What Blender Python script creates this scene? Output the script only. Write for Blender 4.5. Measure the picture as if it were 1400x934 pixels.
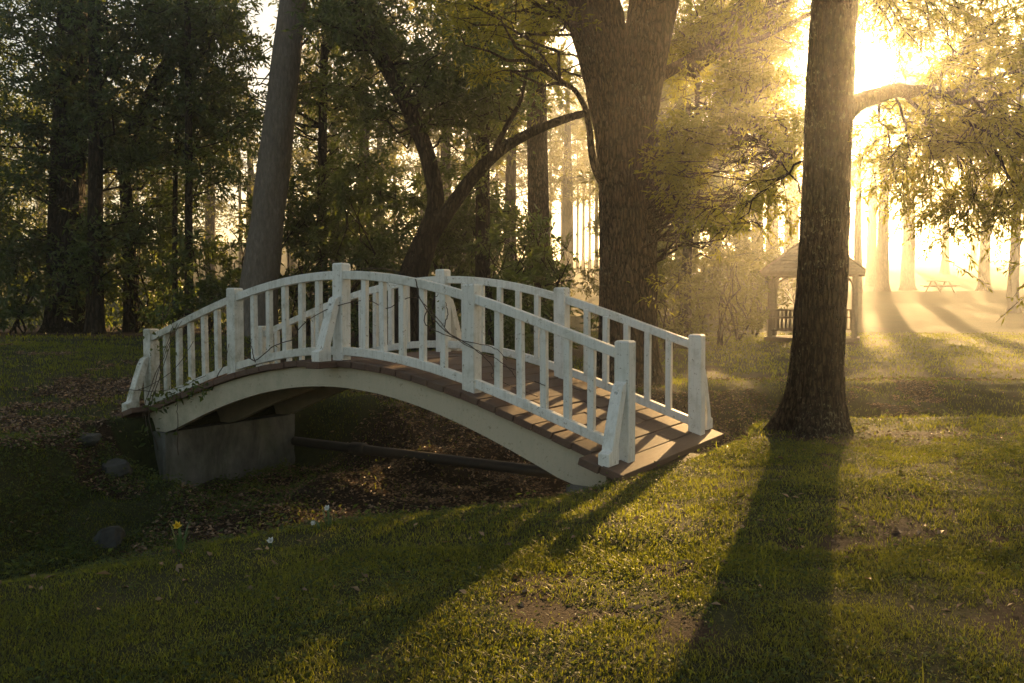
import bpy, bmesh, math, random
import numpy as np
from mathutils import Vector, noise as mnoise
R = math.radians
scene = bpy.context.scene
for o in list(bpy.data.objects): bpy.data.objects.remove(o)

# ------------------------------------------------------------------ camera, sky, sun, exposure
CAMZ, FPX, PITCH = 1.32, 1140.8, 0.0435
cam_d = bpy.data.cameras.new('camera'); cam = bpy.data.objects.new('camera', cam_d)
scene.collection.objects.link(cam); scene.camera = cam
cam.location = (0, 0, CAMZ); cam.rotation_euler = (math.pi/2 - PITCH, 0, 0)
cam_d.sensor_width = 36; cam_d.lens = FPX/1400*36; cam_d.clip_start = .05; cam_d.clip_end = 2000

def ray(px, py):                     # direction of a photo pixel (1400 wide)
    u, v = (px-700)/FPX, -(py-467)/FPX
    c, s = math.cos(PITCH), math.sin(PITCH)
    return Vector((u, c+v*s, -s+v*c))
def at(px, py, Y):                   # the point of that direction at distance Y along the ground
    d = ray(px, py); return Vector((0, 0, CAMZ)) + d*(Y/d.y)

sdir = ray(1176, 104).normalized()   # towards the sun
SUN_EL = math.asin(sdir.z); SUN_AZ = math.atan2(sdir.x, sdir.y)
w = bpy.data.worlds.new('World'); scene.world = w; w.use_nodes = True
nt = w.node_tree; sky = nt.nodes.new('ShaderNodeTexSky'); sky.sky_type = 'NISHITA'; sky.sun_disc = False
sky.sun_elevation = SUN_EL; sky.sun_rotation = SUN_AZ; sky.air_density = 1.0; sky.dust_density = 2.5; sky.ozone_density = 1.0
nt.nodes['Background'].inputs['Strength'].default_value = 0.057
nt.links.new(sky.outputs[0], nt.nodes['Background'].inputs['Color'])
sl = bpy.data.lights.new('sun', 'SUN'); sl.energy = 5.0; sl.angle = R(.53); sl.color = (1, .68, .35)
so = bpy.data.objects.new('sun', sl); scene.collection.objects.link(so)
so.rotation_euler = (-sdir).to_track_quat('-Z', 'Y').to_euler(); so.location = (20, 40, 30)
vs = scene.view_settings; vs.view_transform = 'Standard'; vs.look = 'None'; vs.gamma = 1; vs.use_curve_mapping = False
vs.exposure = 2.05
vs.use_white_balance = True; vs.white_balance_temperature = 8300; vs.white_balance_tint = 9
cy = scene.cycles; cy.use_denoising = True; cy.max_bounces = 6; cy.diffuse_bounces = 3; cy.transmission_bounces = 4
cy.volume_bounces = 1; cy.glossy_bounces = 2; cy.transparent_max_bounces = 4; cy.caustics_reflective = False; cy.caustics_refractive = False
cy.sample_clamp_indirect = 4.0; cy.use_adaptive_sampling = False

# ------------------------------------------------------------------ helpers
rng = np.random.default_rng(11); random.seed(5)
COL = scene.collection
def meta(o, label=None, cat=None, group=None, kind=None):
    if label: o['label'] = label
    if cat: o['category'] = cat
    if group: o['group'] = group
    if kind: o['kind'] = kind
    return o
def mesh_np(name, V, quads=None, tris=None, attrs=None, smooth=False):
    me = bpy.data.meshes.new(name); V = np.asarray(V, np.float32)
    q = np.zeros((0, 4), np.int32) if quads is None else np.asarray(quads, np.int32).reshape(-1, 4)
    t = np.zeros((0, 3), np.int32) if tris is None else np.asarray(tris, np.int32).reshape(-1, 3)
    me.vertices.add(len(V)); me.vertices.foreach_set('co', V.ravel())
    nl = q.size+t.size; me.loops.add(nl); me.loops.foreach_set('vertex_index', np.concatenate([q.ravel(), t.ravel()]))
    me.polygons.add(len(q)+len(t))
    st = np.concatenate([np.arange(len(q))*4, q.size+np.arange(len(t))*3]).astype(np.int32)
    me.polygons.foreach_set('loop_start', st)
    if smooth: me.polygons.foreach_set('use_smooth', np.ones(len(q)+len(t), bool))
    for k, a in (attrs or {}).items():
        at_ = me.attributes.new(k, 'FLOAT', 'POINT'); at_.data.foreach_set('value', np.asarray(a, np.float32))
    me.update(calc_edges=True); return me
def link(name, me, mat, parent=None):
    o = bpy.data.objects.new(name, me); COL.objects.link(o)
    if mat is not None and not me.materials: me.materials.append(mat)
    if parent is not None: o.parent = parent
    return o
def empty(name, loc=(0, 0, 0), rz=0):
    o = bpy.data.objects.new(name, None); COL.objects.link(o); o.location = loc; o.rotation_euler.z = rz
    o.empty_display_size = .2; return o
def bm_mesh(name, bm, smooth=False):
    me = bpy.data.meshes.new(name); bm.to_mesh(me); bm.free()
    if smooth:
        for p in me.polygons: p.use_smooth = True
    return me
def box_me(name, sx, sy, sz, bev=.004, taper=None):
    bm = bmesh.new(); bmesh.ops.create_cube(bm, size=1)
    for v in bm.verts:
        v.co = Vector((v.co.x*sx, v.co.y*sy, v.co.z*sz))
    if bev: bmesh.ops.bevel(bm, geom=bm.edges[:], offset=bev, segments=1, affect='EDGES', profile=.5)
    return bm_mesh(name, bm)
class Tubes:
    def __init__(s): s.V = []; s.F = []; s.n = 0; s.T = []
    def add(s, pts, rad, k=6):
        pts = np.asarray([tuple(p) for p in pts], float); m = len(pts)
        if m < 2: return
        tan = np.gradient(pts, axis=0); tan /= np.linalg.norm(tan, axis=1)[:, None]+1e-9
        ref = np.where(np.abs(tan[:, 2:3]) > .9, np.array([[1., 0, 0]]), np.array([[0, 0, 1.]]))
        a = np.cross(tan, ref[:1] if True else ref); a /= np.linalg.norm(a, axis=1)[:, None]+1e-9
        b = np.cross(tan, a)
        th = np.linspace(0, 2*np.pi, k, endpoint=False)
        rad = np.broadcast_to(np.asarray(rad, float), (m,))
        v = pts[:, None]+rad[:, None, None]*(np.cos(th)[None, :, None]*a[:, None]+np.sin(th)[None, :, None]*b[:, None])
        s.V.append(v.reshape(-1, 3))
        i = np.arange(m-1)[:, None]*k; j = np.arange(k)[None]; j2 = (j+1) % k
        f = np.stack([i+j, i+j2, i+k+j2, i+k+j], -1).reshape(-1, 4)+s.n
        s.F.append(f); s.n += m*k
    def mesh(s, name):
        if not s.V: return None
        return mesh_np(name, np.concatenate(s.V), np.concatenate(s.F), smooth=True)
def unit(v): return v/(np.linalg.norm(v, axis=-1, keepdims=True)+1e-9)
def leaf_arrays(P, D, L, W, cup=.25, rg=rng, flat=0.0):
    """one folded diamond per leaf; flat>0 keeps leaf blades near horizontal"""
    n = len(P); D = unit(D); N = rg.normal(size=(n, 3))
    if flat: N = N*(1-flat)+np.array([0, 0, 1.])*flat*2
    S = unit(np.cross(D, N)); U = np.cross(S, D)
    L = np.broadcast_to(np.asarray(L, float), (n,))*np.clip(rg.lognormal(0, .32, n), .4, 1.7); W = np.broadcast_to(np.asarray(W, float), (n,))*rg.uniform(.75, 1.2, n)
    tip = P+D*L[:, None]-U*(L*.18)[:, None]
    mid = P+D*(L*.45)[:, None]
    a = mid+S*(W/2)[:, None]+U*(W*cup)[:, None]; b = mid-S*(W/2)[:, None]+U*(W*cup)[:, None]
    V = np.stack([P, a, tip, b], 1).reshape(-1, 3)
    T = np.arange(n)[:, None]*4; tr = np.concatenate([T+[[0, 1, 2]], T+[[0, 2, 3]]], 1).reshape(-1, 3)
    tint = np.repeat(rg.uniform(0, 1, n), 4)
    return V, tr, tint
def band(x, a, b, s): return np.clip((x-a)/s+.5, 0, 1)*np.clip((b-x)/s+.5, 0, 1)
def sun_gaps(P):  # crowns are thinned so sun patches and shafts land on chosen ground
    """how far the canopy is cut open along the sunbeam through each leaf, from where that beam meets the ground"""
    s = np.array(tuple(sdir)); g = P-s*((P[:, 2:3]-.05)/s[2]); q = g[:, 0]-g[:, 1]*s[0]/s[1]; y = g[:, 1]
    n_ = .72*vnoise(q, y*.45, .75, 51)+.28*vnoise(q, y*.6, 2.2, 52)
    hole = smooth(.57, .60, n_)*band(q, -9, -.7, .5)*band(y, -6, 40, 3)
    w_ = np.maximum.reduce([.97*band(q, -1.85, -.78, .2)*band(y, 3.0, 9.5, .6), .96*band(q, -.3, 6, .3)*band(y, 5.3, 13, .7), .45*band(q, -.3, 6, .3)*band(y, 4.2, 5.6, .6), .97*hole,
                            .9*band(q, -3.15, -2.6, .2)*band(y, 4.6, 9.2, .5), .35*band(q, 2, 12, .6)*band(y, 18, 36, 3)])
    return w_
def leaf_mesh(name, parts, base=(0, 0, 0)):
    V = np.concatenate([p[0] for p in parts]).reshape(-1, 4, 3); tn = np.concatenate([p[2] for p in parts]).reshape(-1, 4)
    k = np.random.default_rng(len(V)).uniform(0, 1, len(V)) >= sun_gaps(V[:, 0]+np.array(tuple(base)))
    V, tn = V[k], tn[k]; i = np.arange(len(V))[:, None]*4
    return mesh_np(name, V.reshape(-1, 3), None, np.concatenate([i+[[0, 1, 2]], i+[[0, 2, 3]]], 1).reshape(-1, 3), {'tint': tn.ravel()})

def smooth(e0, e1, x):
    t = np.clip((x-e0)/(e1-e0), 0, 1); return t*t*(3-2*t)
def vnoise(x, y, f, seed=0):          # cheap smooth value noise
    x = np.asarray(x, float)*f+seed*17.3; y = np.asarray(y, float)*f+seed*9.1
    xi = np.floor(x); yi = np.floor(y); xf = x-xi; yf = y-yi
    h = lambda a, b: np.modf(np.abs(np.sin(a*127.1+b*311.7+seed*3.1)*43758.5453))[0]
    u = xf*xf*(3-2*xf); v = yf*yf*(3-2*yf)
    return (h(xi, yi)*(1-u)+h(xi+1, yi)*u)*(1-v)+(h(xi, yi+1)*(1-u)+h(xi+1, yi+1)*u)*v

# ------------------------------------------------------------------ materials
def newmat(name):
    m = bpy.data.materials.new(name); m.use_nodes = True; t = m.node_tree
    return m, t, t.nodes['Principled BSDF'], t.nodes['Material Output']
def N(t, typ, **kw):
    n = t.nodes.new(typ)
    for k, v in kw.items():
        if k in n.inputs.keys() if hasattr(n.inputs, 'keys') else False: n.inputs[k].default_value = v
        else: setattr(n, k, v)
    return n
def ramp(t, fac, stops):
    r = t.nodes.new('ShaderNodeValToRGB'); e = r.color_ramp.elements
    while len(e) < len(stops): e.new(.5)
    for x, (p, c) in zip(e, stops): x.position = p; x.color = (*c, 1) if len(c) == 3 else c
    t.links.new(fac, r.inputs[0]); return r.outputs[0]
def noise_out(t, scale, detail=5, rough=.6, vec=None, dist=0):
    n = t.nodes.new('ShaderNodeTexNoise'); n.inputs['Scale'].default_value = scale; n.inputs['Detail'].default_value = detail
    n.inputs['Roughness'].default_value = rough; n.inputs['Distortion'].default_value = dist
    if vec is not None: t.links.new(vec, n.inputs['Vector'])
    return n.outputs['Fac']
def coords(t, kind='Object', scale=(1, 1, 1)):
    c = t.nodes.new('ShaderNodeTexCoord'); m = t.nodes.new('ShaderNodeMapping'); m.inputs['Scale'].default_value = scale
    t.links.new(c.outputs[kind], m.inputs[0]); return m.outputs[0]
def mix(t, f, a, b, mode='MIX'):
    m = t.nodes.new('ShaderNodeMix'); m.data_type = 'RGBA'; m.blend_type = mode
    for i, x in ((0, f), (6, a), (7, b)):
        if isinstance(x, (int, float)): m.inputs[i].default_value = x
        elif isinstance(x, tuple): m.inputs[i].default_value = (*x, 1)
        else: t.links.new(x, m.inputs[i])
    return m.outputs[2]
def math_(t, op, a, b=0.0):
    m = t.nodes.new('ShaderNodeMath'); m.operation = op
    for i, x in ((0, a), (1, b)):
        if isinstance(x, (int, float)): m.inputs[i].default_value = x
        else: t.links.new(x, m.inputs[i])
    return m.outputs[0]
def bump(t, p, h, strength=.5, dist=.01):
    b = t.nodes.new('ShaderNodeBump'); b.inputs['Strength'].default_value = strength; b.inputs['Distance'].default_value = dist
    t.links.new(h, b.inputs['Height']); t.links.new(b.outputs[0], p.inputs['Normal'])
def attr(t, name):
    a = t.nodes.new('ShaderNodeAttribute'); a.attribute_name = name; return a.outputs['Fac']

def leaf_mat(name, dark, light, back, tr=.45, rough=.4, top=None):
    m, t, p, out = newmat(name)
    c = ramp(t, attr(t, 'tint'), [(0, dark), (.75, light), (1, top or tuple(min(1, x*1.5) for x in light))])
    t.links.new(c, p.inputs['Base Color']); p.inputs['Roughness'].default_value = rough; p.inputs['Specular IOR Level'].default_value = .4
    b = t.nodes.new('ShaderNodeBsdfTranslucent')
    t.links.new(ramp(t, attr(t, 'tint'), [(0, tuple(x*.7 for x in back)), (1, back)]), b.inputs[0])
    ms = t.nodes.new('ShaderNodeMixShader'); ms.inputs[0].default_value = tr
    t.links.new(p.outputs[0], ms.inputs[1]); t.links.new(b.outputs[0], ms.inputs[2]); t.links.new(ms.outputs[0], out.inputs[0])
    return m
M = {}
M['leaf_dark'] = leaf_mat('evergreen leaves', (.03, .05, .018), (.07, .11, .04), (.20, .25, .04), .42, .38)
M['leaf_oak'] = leaf_mat('narrow oak leaves', (.04, .06, .015), (.08, .11, .03), (.52, .50, .065), .6, .45)
M['leaf_far'] = leaf_mat('distant leaves', (.04, .06, .015), (.08, .10, .03), (.28, .26, .05), .5, .5)
M['grass'] = leaf_mat('lawn blades', (.013, .030, .006), (.034, .062, .014), (.40, .43, .045), .55, .5, (.16, .125, .06))
M['weed'] = leaf_mat('weed leaves', (.016, .036, .008), (.044, .078, .02), (.2, .24, .04), .45, .62)
M['litter'] = leaf_mat('fallen leaves', (.08, .048, .027), (.32, .20, .115), (.12, .07, .03), .15, .6)
def bark(name, c0, c1, lichen=0.0, sc=1.0, fw=1.0):
    m, t, p, out = newmat(name)
    v = coords(t, 'Object', (6*sc, 6*sc, 1.9*sc)); f = noise_out(t, 3, 8, .7, v, .4)
    col = ramp(t, f, [(.32, c0), (.66, c1)])
    vm = t.nodes.new('ShaderNodeVectorMath'); vm.operation = 'ADD'; wn = t.nodes.new('ShaderNodeTexNoise'); wn.inputs['Scale'].default_value = 2.0; wn.inputs['Detail'].default_value = 4
    v2 = coords(t, 'Object', (11*sc, 11*sc, 2.6*sc)); t.links.new(v2, wn.inputs['Vector']); t.links.new(v2, vm.inputs[0]); t.links.new(wn.outputs['Color'], vm.inputs[1])
    vo = t.nodes.new('ShaderNodeTexVoronoi'); vo.feature = 'DISTANCE_TO_EDGE'; vo.inputs['Scale'].default_value = 1.0; t.links.new(vm.outputs[0], vo.inputs['Vector'])
    fis = ramp(t, vo.outputs['Distance'], [(.02, (0, 0, 0)), (.22, (1, 1, 1))])
    fis = math_(t, 'MAXIMUM', fis, 1-fw); col = mix(t, fis, tuple(x*.45 for x in c0), col)
    g = noise_out(t, 1.3, 3, .6, coords(t, 'Object')); col = mix(t, math_(t, 'MULTIPLY', g, .5), col, tuple(x*.55 for x in c0))
    if lichen:
        l = noise_out(t, 16*sc, 8, .75, coords(t, 'Object', (1, 1, .6)))
        lz = noise_out(t, 1.1, 3, .5, coords(t, 'Object'))
        l = math_(t, 'ADD', l, math_(t, 'MULTIPLY', math_(t, 'SUBTRACT', lz, .5), .35))
        col = mix(t, ramp(t, l, [(.64-.06*lichen, (0, 0, 0)), (.70-.06*lichen, (.7, .7, .7))]), col, (.20, .205, .16))
    t.links.new(col, p.inputs['Base Color']); p.inputs['Roughness'].default_value = .9; p.inputs['Specular IOR Level'].default_value = .15
    bump(t, p, math_(t, 'ADD', math_(t, 'MULTIPLY', f, .5), fis), 1.0, .04); return m
M['bark_near'] = bark('ridged grey bark', (.018, .013, .009), (.11, .082, .057), 1.1, 2.0)
M['bark_big'] = bark('furrowed oak bark', (.05, .035, .023), (.22, .16, .11), .5, 1.5)
M['bark_pale'] = bark('pale bark', (.13, .11, .09), (.27, .225, .19), .2, 1, .25)
M['bark_dark'] = bark('dark bark', (.03, .022, .016), (.085, .063, .046), .1, 1)
M['bark_far'] = bark('far bark', (.05, .038, .028), (.12, .09, .065), 0, .6)

def paint_mat(nm, ca, cb):
    m, t, p, out = newmat(nm)
    oc = coords(t, 'Object'); gi = t.nodes.new('ShaderNodeNewGeometry')
    wv = t.nodes.new('ShaderNodeMapping'); wv.inputs['Scale'].default_value = (1, 1, 1); t.links.new(gi.outputs['Position'], wv.inputs[0])
    n1 = noise_out(t, 6, 7, .7, wv.outputs[0]); n2 = noise_out(t, 55, 5, .7, wv.outputs[0]); n3 = noise_out(t, 1.2, 3, .5, wv.outputs[0])
    oi = t.nodes.new('ShaderNodeObjectInfo')
    base = mix(t, oi.outputs['Random'], ca, cb)
    st = t.nodes.new('ShaderNodeMapping'); st.inputs['Scale'].default_value = (24, 24, 1.6); t.links.new(gi.outputs['Position'], st.inputs[0])
    streak = noise_out(t, 1.5, 6, .7, st.outputs[0])
    c = mix(t, ramp(t, streak, [(.48, (0, 0, 0)), (.78, (.55, .55, .55))]), base, (.38, .35, .27))
    c = mix(t, ramp(t, n1, [(.52, (0, 0, 0)), (.75, (.6, .6, .6))]), c, (.36, .34, .25))
    # algae grows towards the damp west end of the bridge
    sx = t.nodes.new('ShaderNodeSeparateXYZ'); t.links.new(gi.outputs['Position'], sx.inputs[0])
    damp = t.nodes.new('ShaderNodeMapRange'); damp.inputs[1].default_value = -1.5; damp.inputs[2].default_value = -4.5; t.links.new(sx.outputs[0], damp.inputs[0])
    c = mix(t, math_(t, 'MULTIPLY', damp.outputs[0], ramp(t, n1, [(.35, (0, 0, 0)), (.62, (.8, .8, .8))])), c, (.24, .235, .16))
    c = mix(t, ramp(t, n2, [(.62, (0, 0, 0)), (.70, (.85, .85, .85))]), c, (.24, .19, .13))
    n4 = noise_out(t, 17, 8, .78, wv.outputs[0]); c = mix(t, ramp(t, n4, [(.60, (0, 0, 0)), (.625, (.9, .9, .9))]), c, (.30, .25, .18))
    t.links.new(c, p.inputs['Base Color']); p.inputs['Roughness'].default_value = .55; p.inputs['Specular IOR Level'].default_value = .3
    bump(t, p, n2, .25, .003); return m
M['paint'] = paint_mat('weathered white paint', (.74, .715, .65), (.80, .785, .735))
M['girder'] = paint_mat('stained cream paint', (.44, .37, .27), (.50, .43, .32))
def plank_mat():
    m, t, p, out = newmat('weathered red brown deck board')
    oi = t.nodes.new('ShaderNodeObjectInfo'); oc = coords(t, 'Object', (14, 1.2, 14)); f = noise_out(t, 4, 7, .7, oc, .5)
    c = ramp(t, f, [(.25, (.055, .026, .017)), (.7, (.165, .086, .055))])
    c = mix(t, math_(t, 'MULTIPLY', oi.outputs['Random'], .55), c, (.09, .055, .04))
    b = noise_out(t, 2.2, 5, .6, coords(t, 'Object')); c = mix(t, ramp(t, b, [(.45, (0, 0, 0)), (.7, (.6, .6, .6))]), c, (.12, .085, .06))
    t.links.new(c, p.inputs['Base Color']); p.inputs['Roughness'].default_value = .8; bump(t, p, f, .6, .006); return m
M['plank'] = plank_mat()
def stone_mat(name, a, b, sc, streaks=False):
    m, t, p, out = newmat(name); oc = coords(t, 'Object'); f = noise_out(t, sc, 9, .7, oc)
    c = ramp(t, f, [(.3, a), (.7, b)])
    if streaks:
        s = noise_out(t, 1.2, 7, .7, coords(t, 'Object', (2.1, 2.1, .5)), 1.2); c = mix(t, ramp(t, s, [(.42, (0, 0, 0)), (.66, (.85, .85, .85))]), c, (.05, .048, .035))
        g = noise_out(t, 2.5, 5, .6, oc); c = mix(t, ramp(t, g, [(.5, (0, 0, 0)), (.7, (.5, .5, .5))]), c, (.09, .10, .05))
    t.links.new(c, p.inputs['Base Color']); p.inputs['Roughness'].default_value = .9
    bump(t, p, noise_out(t, sc*4, 8, .75, oc), .5, .01); return m
M['concrete'] = stone_mat('stained concrete', (.10, .095, .08), (.24, .225, .19), 3, True)
M['stone'] = stone_mat('grey field stone', (.025, .024, .02), (.075, .072, .06), 7)
def plain(name, col, rough=.7, nz=.3, sc=8):
    m, t, p, out = newmat(name); f = noise_out(t, sc, 6, .65, coords(t, 'Object'))
    t.links.new(ramp(t, f, [(.25, tuple(x*(1-nz) for x in col)), (.75, tuple(min(1, x*(1+nz)) for x in col))]), p.inputs['Base Color'])
    p.inputs['Roughness'].default_value = rough; bump(t, p, f, .3, .006); return m
M['pipe'] = plain('rusty black iron', (.035, .027, .021), .6, .5)
M['wood_gazebo'] = plain('weathered cedar', (.17, .125, .085), .8, .3, 14)
M['shingle'] = plain('cedar shingles', (.20, .15, .105), .85, .4, 9)
M['vine'] = plain('vine bark', (.075, .052, .036), .85, .4, 20)
M['petal_white'] = plain('white petal', (.75, .75, .72), .5, .05)
M['petal_yellow'] = plain('yellow petal', (.75, .50, .04), .5, .1)
M['stem'] = plain('green stem', (.06, .11, .03), .5, .3)
M['deadwood'] = plain('grey dead wood', (.09, .07, .05), .9, .4, 12)

# ------------------------------------------------------------------ ground with the ditch
NX = np.array([-200, -30, -12, -6, -2.44, -1.9, -1.17, -.47, .3, .83, 1.9, 2.4, 2.75, 3.6, 5.85, 12, 30, 220.])
NY = np.array([-60, -9, -1.2, 1.8, 3.98, 4.32, 4.93, 5.3, 5.75, 6.35, 7.5, 8.3, 9.3, 9.6, 9.6, 11.2, 14, 40.])
FX = np.array([-200, -30, -12, -7, -5.1, -4.5, -4.1, -3.2, -1, 3.8, 8, 14, 30, 220.])
FY = np.array([-57, -6, 1.6, 5.0, 7.3, 8.6, 10.2, 11.4, 12.5, 13.9, 14.0, 15, 19, 46.])
PT = np.array([0, .04, .10, .17, .24, .32, .45, .6, .75, .9, 1.0])
PZ = np.array([0, -.07, -.55, -1.0, -1.12, -.98, -.86, -.70, -.42, -.12, 0])
def ditch_t(x, y):
    yn = np.interp(x, NX, NY); yf = np.interp(x, FX, FY)
    return (y-yn)/(yf-yn)
def ground(x, y):
    x = np.asarray(x, float); y = np.asarray(y, float)
    wob = (vnoise(x, y, .9, 3)-.5)*.35
    t = ditch_t(x, y+wob*.6)
    d = np.interp(t, PT, PZ)
    d = d*(1-.35*smooth(4, 9, x))
    dx, dy = x-(-1.7067), y-8.3504; bs = dx*math.cos(-.5597)+dy*math.sin(-.5597); bt = -dx*math.sin(-.5597)+dy*math.cos(-.5597)
    pit = smooth(-2.95, -2.66, bs)*smooth(.2, -1.2, bs)*smooth(-1.3, -.35, bt)*smooth(2.9, 1.75, bt)
    d = np.minimum(d, -.84*pit)
    yf = np.interp(x, FX, FY)
    far = np.maximum(y-yf, 0)
    left = smooth(4, -3, x)
    z = d + left*.62*smooth(0, 11, far) + (1-left)*.2*smooth(2, 14, far)
    z = z + (1-left)*1.25*smooth(29, 56, y) + left*1.6*smooth(24, 46, y)
    bank = 1.0*smooth(57, 62, y+2*np.sin(x*.07)+.05*x)*(1-left)
    z = z + bank + .075*np.maximum(y-64, 0)*smooth(64, 90, y)*(y < 175) + .075*111*(y >= 175) + left*(.03*np.maximum(y-40, 0))*(y < 175)+left*.03*135*(y >= 175)
    near = smooth(.3, -3, y-np.interp(x, NX, NY))
    z = z + near*(.02+.04*(vnoise(x, y, .35, 1)-.5)) - .10*smooth(-1.2, -3.2, x)*near - .05*near*smooth(1, -3, y)
    z = z + .05*(vnoise(x, y, 1.1, 5)-.5)+.02*(vnoise(x, y, 3.7, 6)-.5)+.5*(vnoise(x, y, .05, 9)-.5)*smooth(25, 60, y)
    inside = smooth(0, .12, t)*smooth(1, .9, t)
    z = z + inside*(.14*(vnoise(x, y, 2.1, 7)-.5)+.07*(vnoise(x, y, 5.3, 8)-.5))
    return z
def gz(x, y): return float(ground(np.array([x]), np.array([y]))[0])
def axis(lo, a, b, hi, step, g=1.09):
    mid = list(np.arange(a, b+1e-6, step)); up = []; s = step; v = b
    while v < hi: s = min(s*g, 6); v += s; up.append(v)
    dn = []; s = step; v = a
    while v > lo: s = min(s*g, 6); v -= s; dn.append(v)
    return np.array(dn[::-1]+mid+up)
gx = axis(-190, -8, 9, 210, .075); gy = axis(-40, 1.5, 15.5, 250, .075)
GX, GY = np.meshgrid(gx, gy); GZ = ground(GX, GY); nx = len(gx)
def dirt_amount(x, y):
    t = ditch_t(x, y)
    d = smooth(.02, .10, t)*smooth(1.02, .82, t)*(1-.85*smooth(-2.6, -3.8, x)*smooth(.25, .45, t))*(1-.7*smooth(2.2, 4.5, x)*smooth(.3, .5, t))
    belt = smooth(17.5, 20.5, y+1.6*(vnoise(x, y, .5, 21)-.5))*smooth(27, 24, y)*smooth(5.5, 2.5, x)
    patch = smooth(.59, .76, vnoise(x, y, .8, 12)*.5+vnoise(x, y, 2.6, 13)*.3+vnoise(x, y, 7.5, 16)*.2)*1.05
    corner = smooth(1.2, .1, np.hypot((x-2.7)/1.2, (y-3.3)/.8))
    slope = smooth(14.2, 15.0, y)*smooth(21, 17, y)*smooth(1, 4, x)*.45*(vnoise(x, y, .7, 14) > .4)
    return np.clip(np.maximum.reduce([d*(.65+.5*vnoise(x, y, 1.7, 15)), belt, patch*.8, corner, slope]), 0, 1)
i = (np.arange(len(gy)-1)[:, None]*nx+np.arange(nx-1)[None]).ravel()
gme = mesh_np('ground', np.stack([GX, GY, GZ], -1).reshape(-1, 3), np.stack([i, i+1, i+nx+1, i+nx], 1), None, {'dirt': dirt_amount(GX, GY).ravel()}, True)
def ground_mat():
    m, t, p, out = newmat('lawn and leaf mould'); oc = coords(t, 'Object')
    n1 = noise_out(t, .7, 6, .65, oc); n2 = noise_out(t, 14, 7, .7, oc); n3 = noise_out(t, 60, 5, .7, oc)
    g = ramp(t, n2, [(.3, (.018, .022, .008)), (.7, (.05, .058, .018))])
    g = mix(t, ramp(t, n1, [(.4, (0, 0, 0)), (.7, (.8, .8, .8))]), g, (.06, .054, .02))
    d = ramp(t, n3, [(.3, (.020, .013, .008)), (.7, (.075, .046, .028))])
    f = math_(t, 'ADD', attr(t, 'dirt'), math_(t, 'MULTIPLY', math_(t, 'SUBTRACT', n2, .5), .9))
    c = mix(t, ramp(t, f, [(.35, (0, 0, 0)), (.6, (1, 1, 1))]), g, d)
    t.links.new(c, p.inputs['Base Color']); p.inputs['Roughness'].default_value = .9; p.inputs['Specular IOR Level'].default_value = .15
    bump(t, p, math_(t, 'ADD', n2, n3), .8, .03); return m
ground_o = link('ground', gme, ground_mat()); meta(ground_o, kind='structure')

# ------------------------------------------------------------------ bridge
BX, BY, YAW, WID = -1.7067, 8.3504, -.5597, 1.698
LE, MI, ZD = 3.0886, 1.5858, .074
def hd(s): s = abs(s); return ZD + .702 - .0973*s*s + .00249*s**4
bridge = empty('arched_footbridge', (BX, BY, 0), YAW)
meta(bridge, 'arched white wooden footbridge with plank deck spanning the ditch', 'bridge')
def part(name, me, mat, loc=(0, 0, 0), rot=(0, 0, 0), parent=bridge):
    o = link(name, me, mat, parent); o.location = loc; o.rotation_euler = rot; return o
POSTS = [-LE, -MI, 0, MI, LE]
def post_mesh(wd, h):
    bm = bmesh.new(); bmesh.ops.create_cube(bm, size=1)
    for v in bm.verts: v.co = Vector((v.co.x*wd, v.co.y*wd, (v.co.z+.5)*h))
    top = [e for e in bm.edges if all(abs(v.co.z-h) < 1e-4 for v in e.verts)]
    ver = [e for e in bm.edges if abs(e.verts[0].co.z-e.verts[1].co.z) > .1]
    bmesh.ops.bevel(bm, geom=top+ver, offset=.007, segments=1, affect='EDGES')
    tops = [f for f in bm.faces if f.normal.z > .9]
    r = bmesh.ops.inset_region(bm, faces=tops, thickness=.012); bmesh.ops.translate(bm, verts=list({v for f in tops for v in f.verts}), vec=(0, 0, .008))
    return bm_mesh('post', bm)
pme = post_mesh(.132, .985)
def sweep(s0, s1, t0, t1, off0, off1, k=8, name='rail'):
    """bar following the deck curve between two posts, real ends"""
    ss = np.linspace(s0, s1, k+1); V = []; Q = []
    b = .005
    prof = lambda s: [(t0+b, off0), (t1-b, off0), (t1, off0+b), (t1, off1-b), (t1-b, off1), (t0+b, off1), (t0, off1-b), (t0, off0+b)]
    for s in ss:
        z = hd(s)
        V += [(s, a, z+c) for a, c in prof(s)]
    n = 8
    for a in range(k):
        for c in range(n): Q.append((a*n+c, a*n+(c+1) % n, (a+1)*n+(c+1) % n, (a+1)*n+c))
    bm = bmesh.new(); vs_ = [bm.verts.new(v) for v in V]
    for q in Q: bm.faces.new([vs_[x] for x in q])
    bm.faces.new(vs_[:n][::-1]); bm.faces.new(vs_[-n:])
    bmesh.ops.recalc_face_normals(bm, faces=bm.faces[:]); return bm_mesh(name, bm)
bal_len = .985-.10-.085-.125+.02
bal_me = box_me('baluster', .058, .058, bal_len, .004)
def brace_mesh(sg):
    pr = [(-.375, -.005), (-.375, .095), (-.315, .115), (-.295, .19), (-.17, .53), (-.125, .61), (-.068, .635), (-.068, .57), (-.205, .15), (-.20, -.005)]
    bm = bmesh.new(); hw = .048
    a = [bm.verts.new((-hw, sg*y, z)) for y, z in pr]; b = [bm.verts.new((hw, sg*y, z)) for y, z in pr]
    bm.faces.new(a); bm.faces.new(b[::-1])
    for k in range(len(pr)): bm.faces.new((a[k], b[k], b[(k+1) % len(pr)], a[(k+1) % len(pr)]))
    bmesh.ops.recalc_face_normals(bm, faces=bm.faces[:])
    bmesh.ops.bevel(bm, geom=bm.edges[:], offset=.004, segments=1, affect='EDGES'); return bm_mesh('brace', bm)
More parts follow.
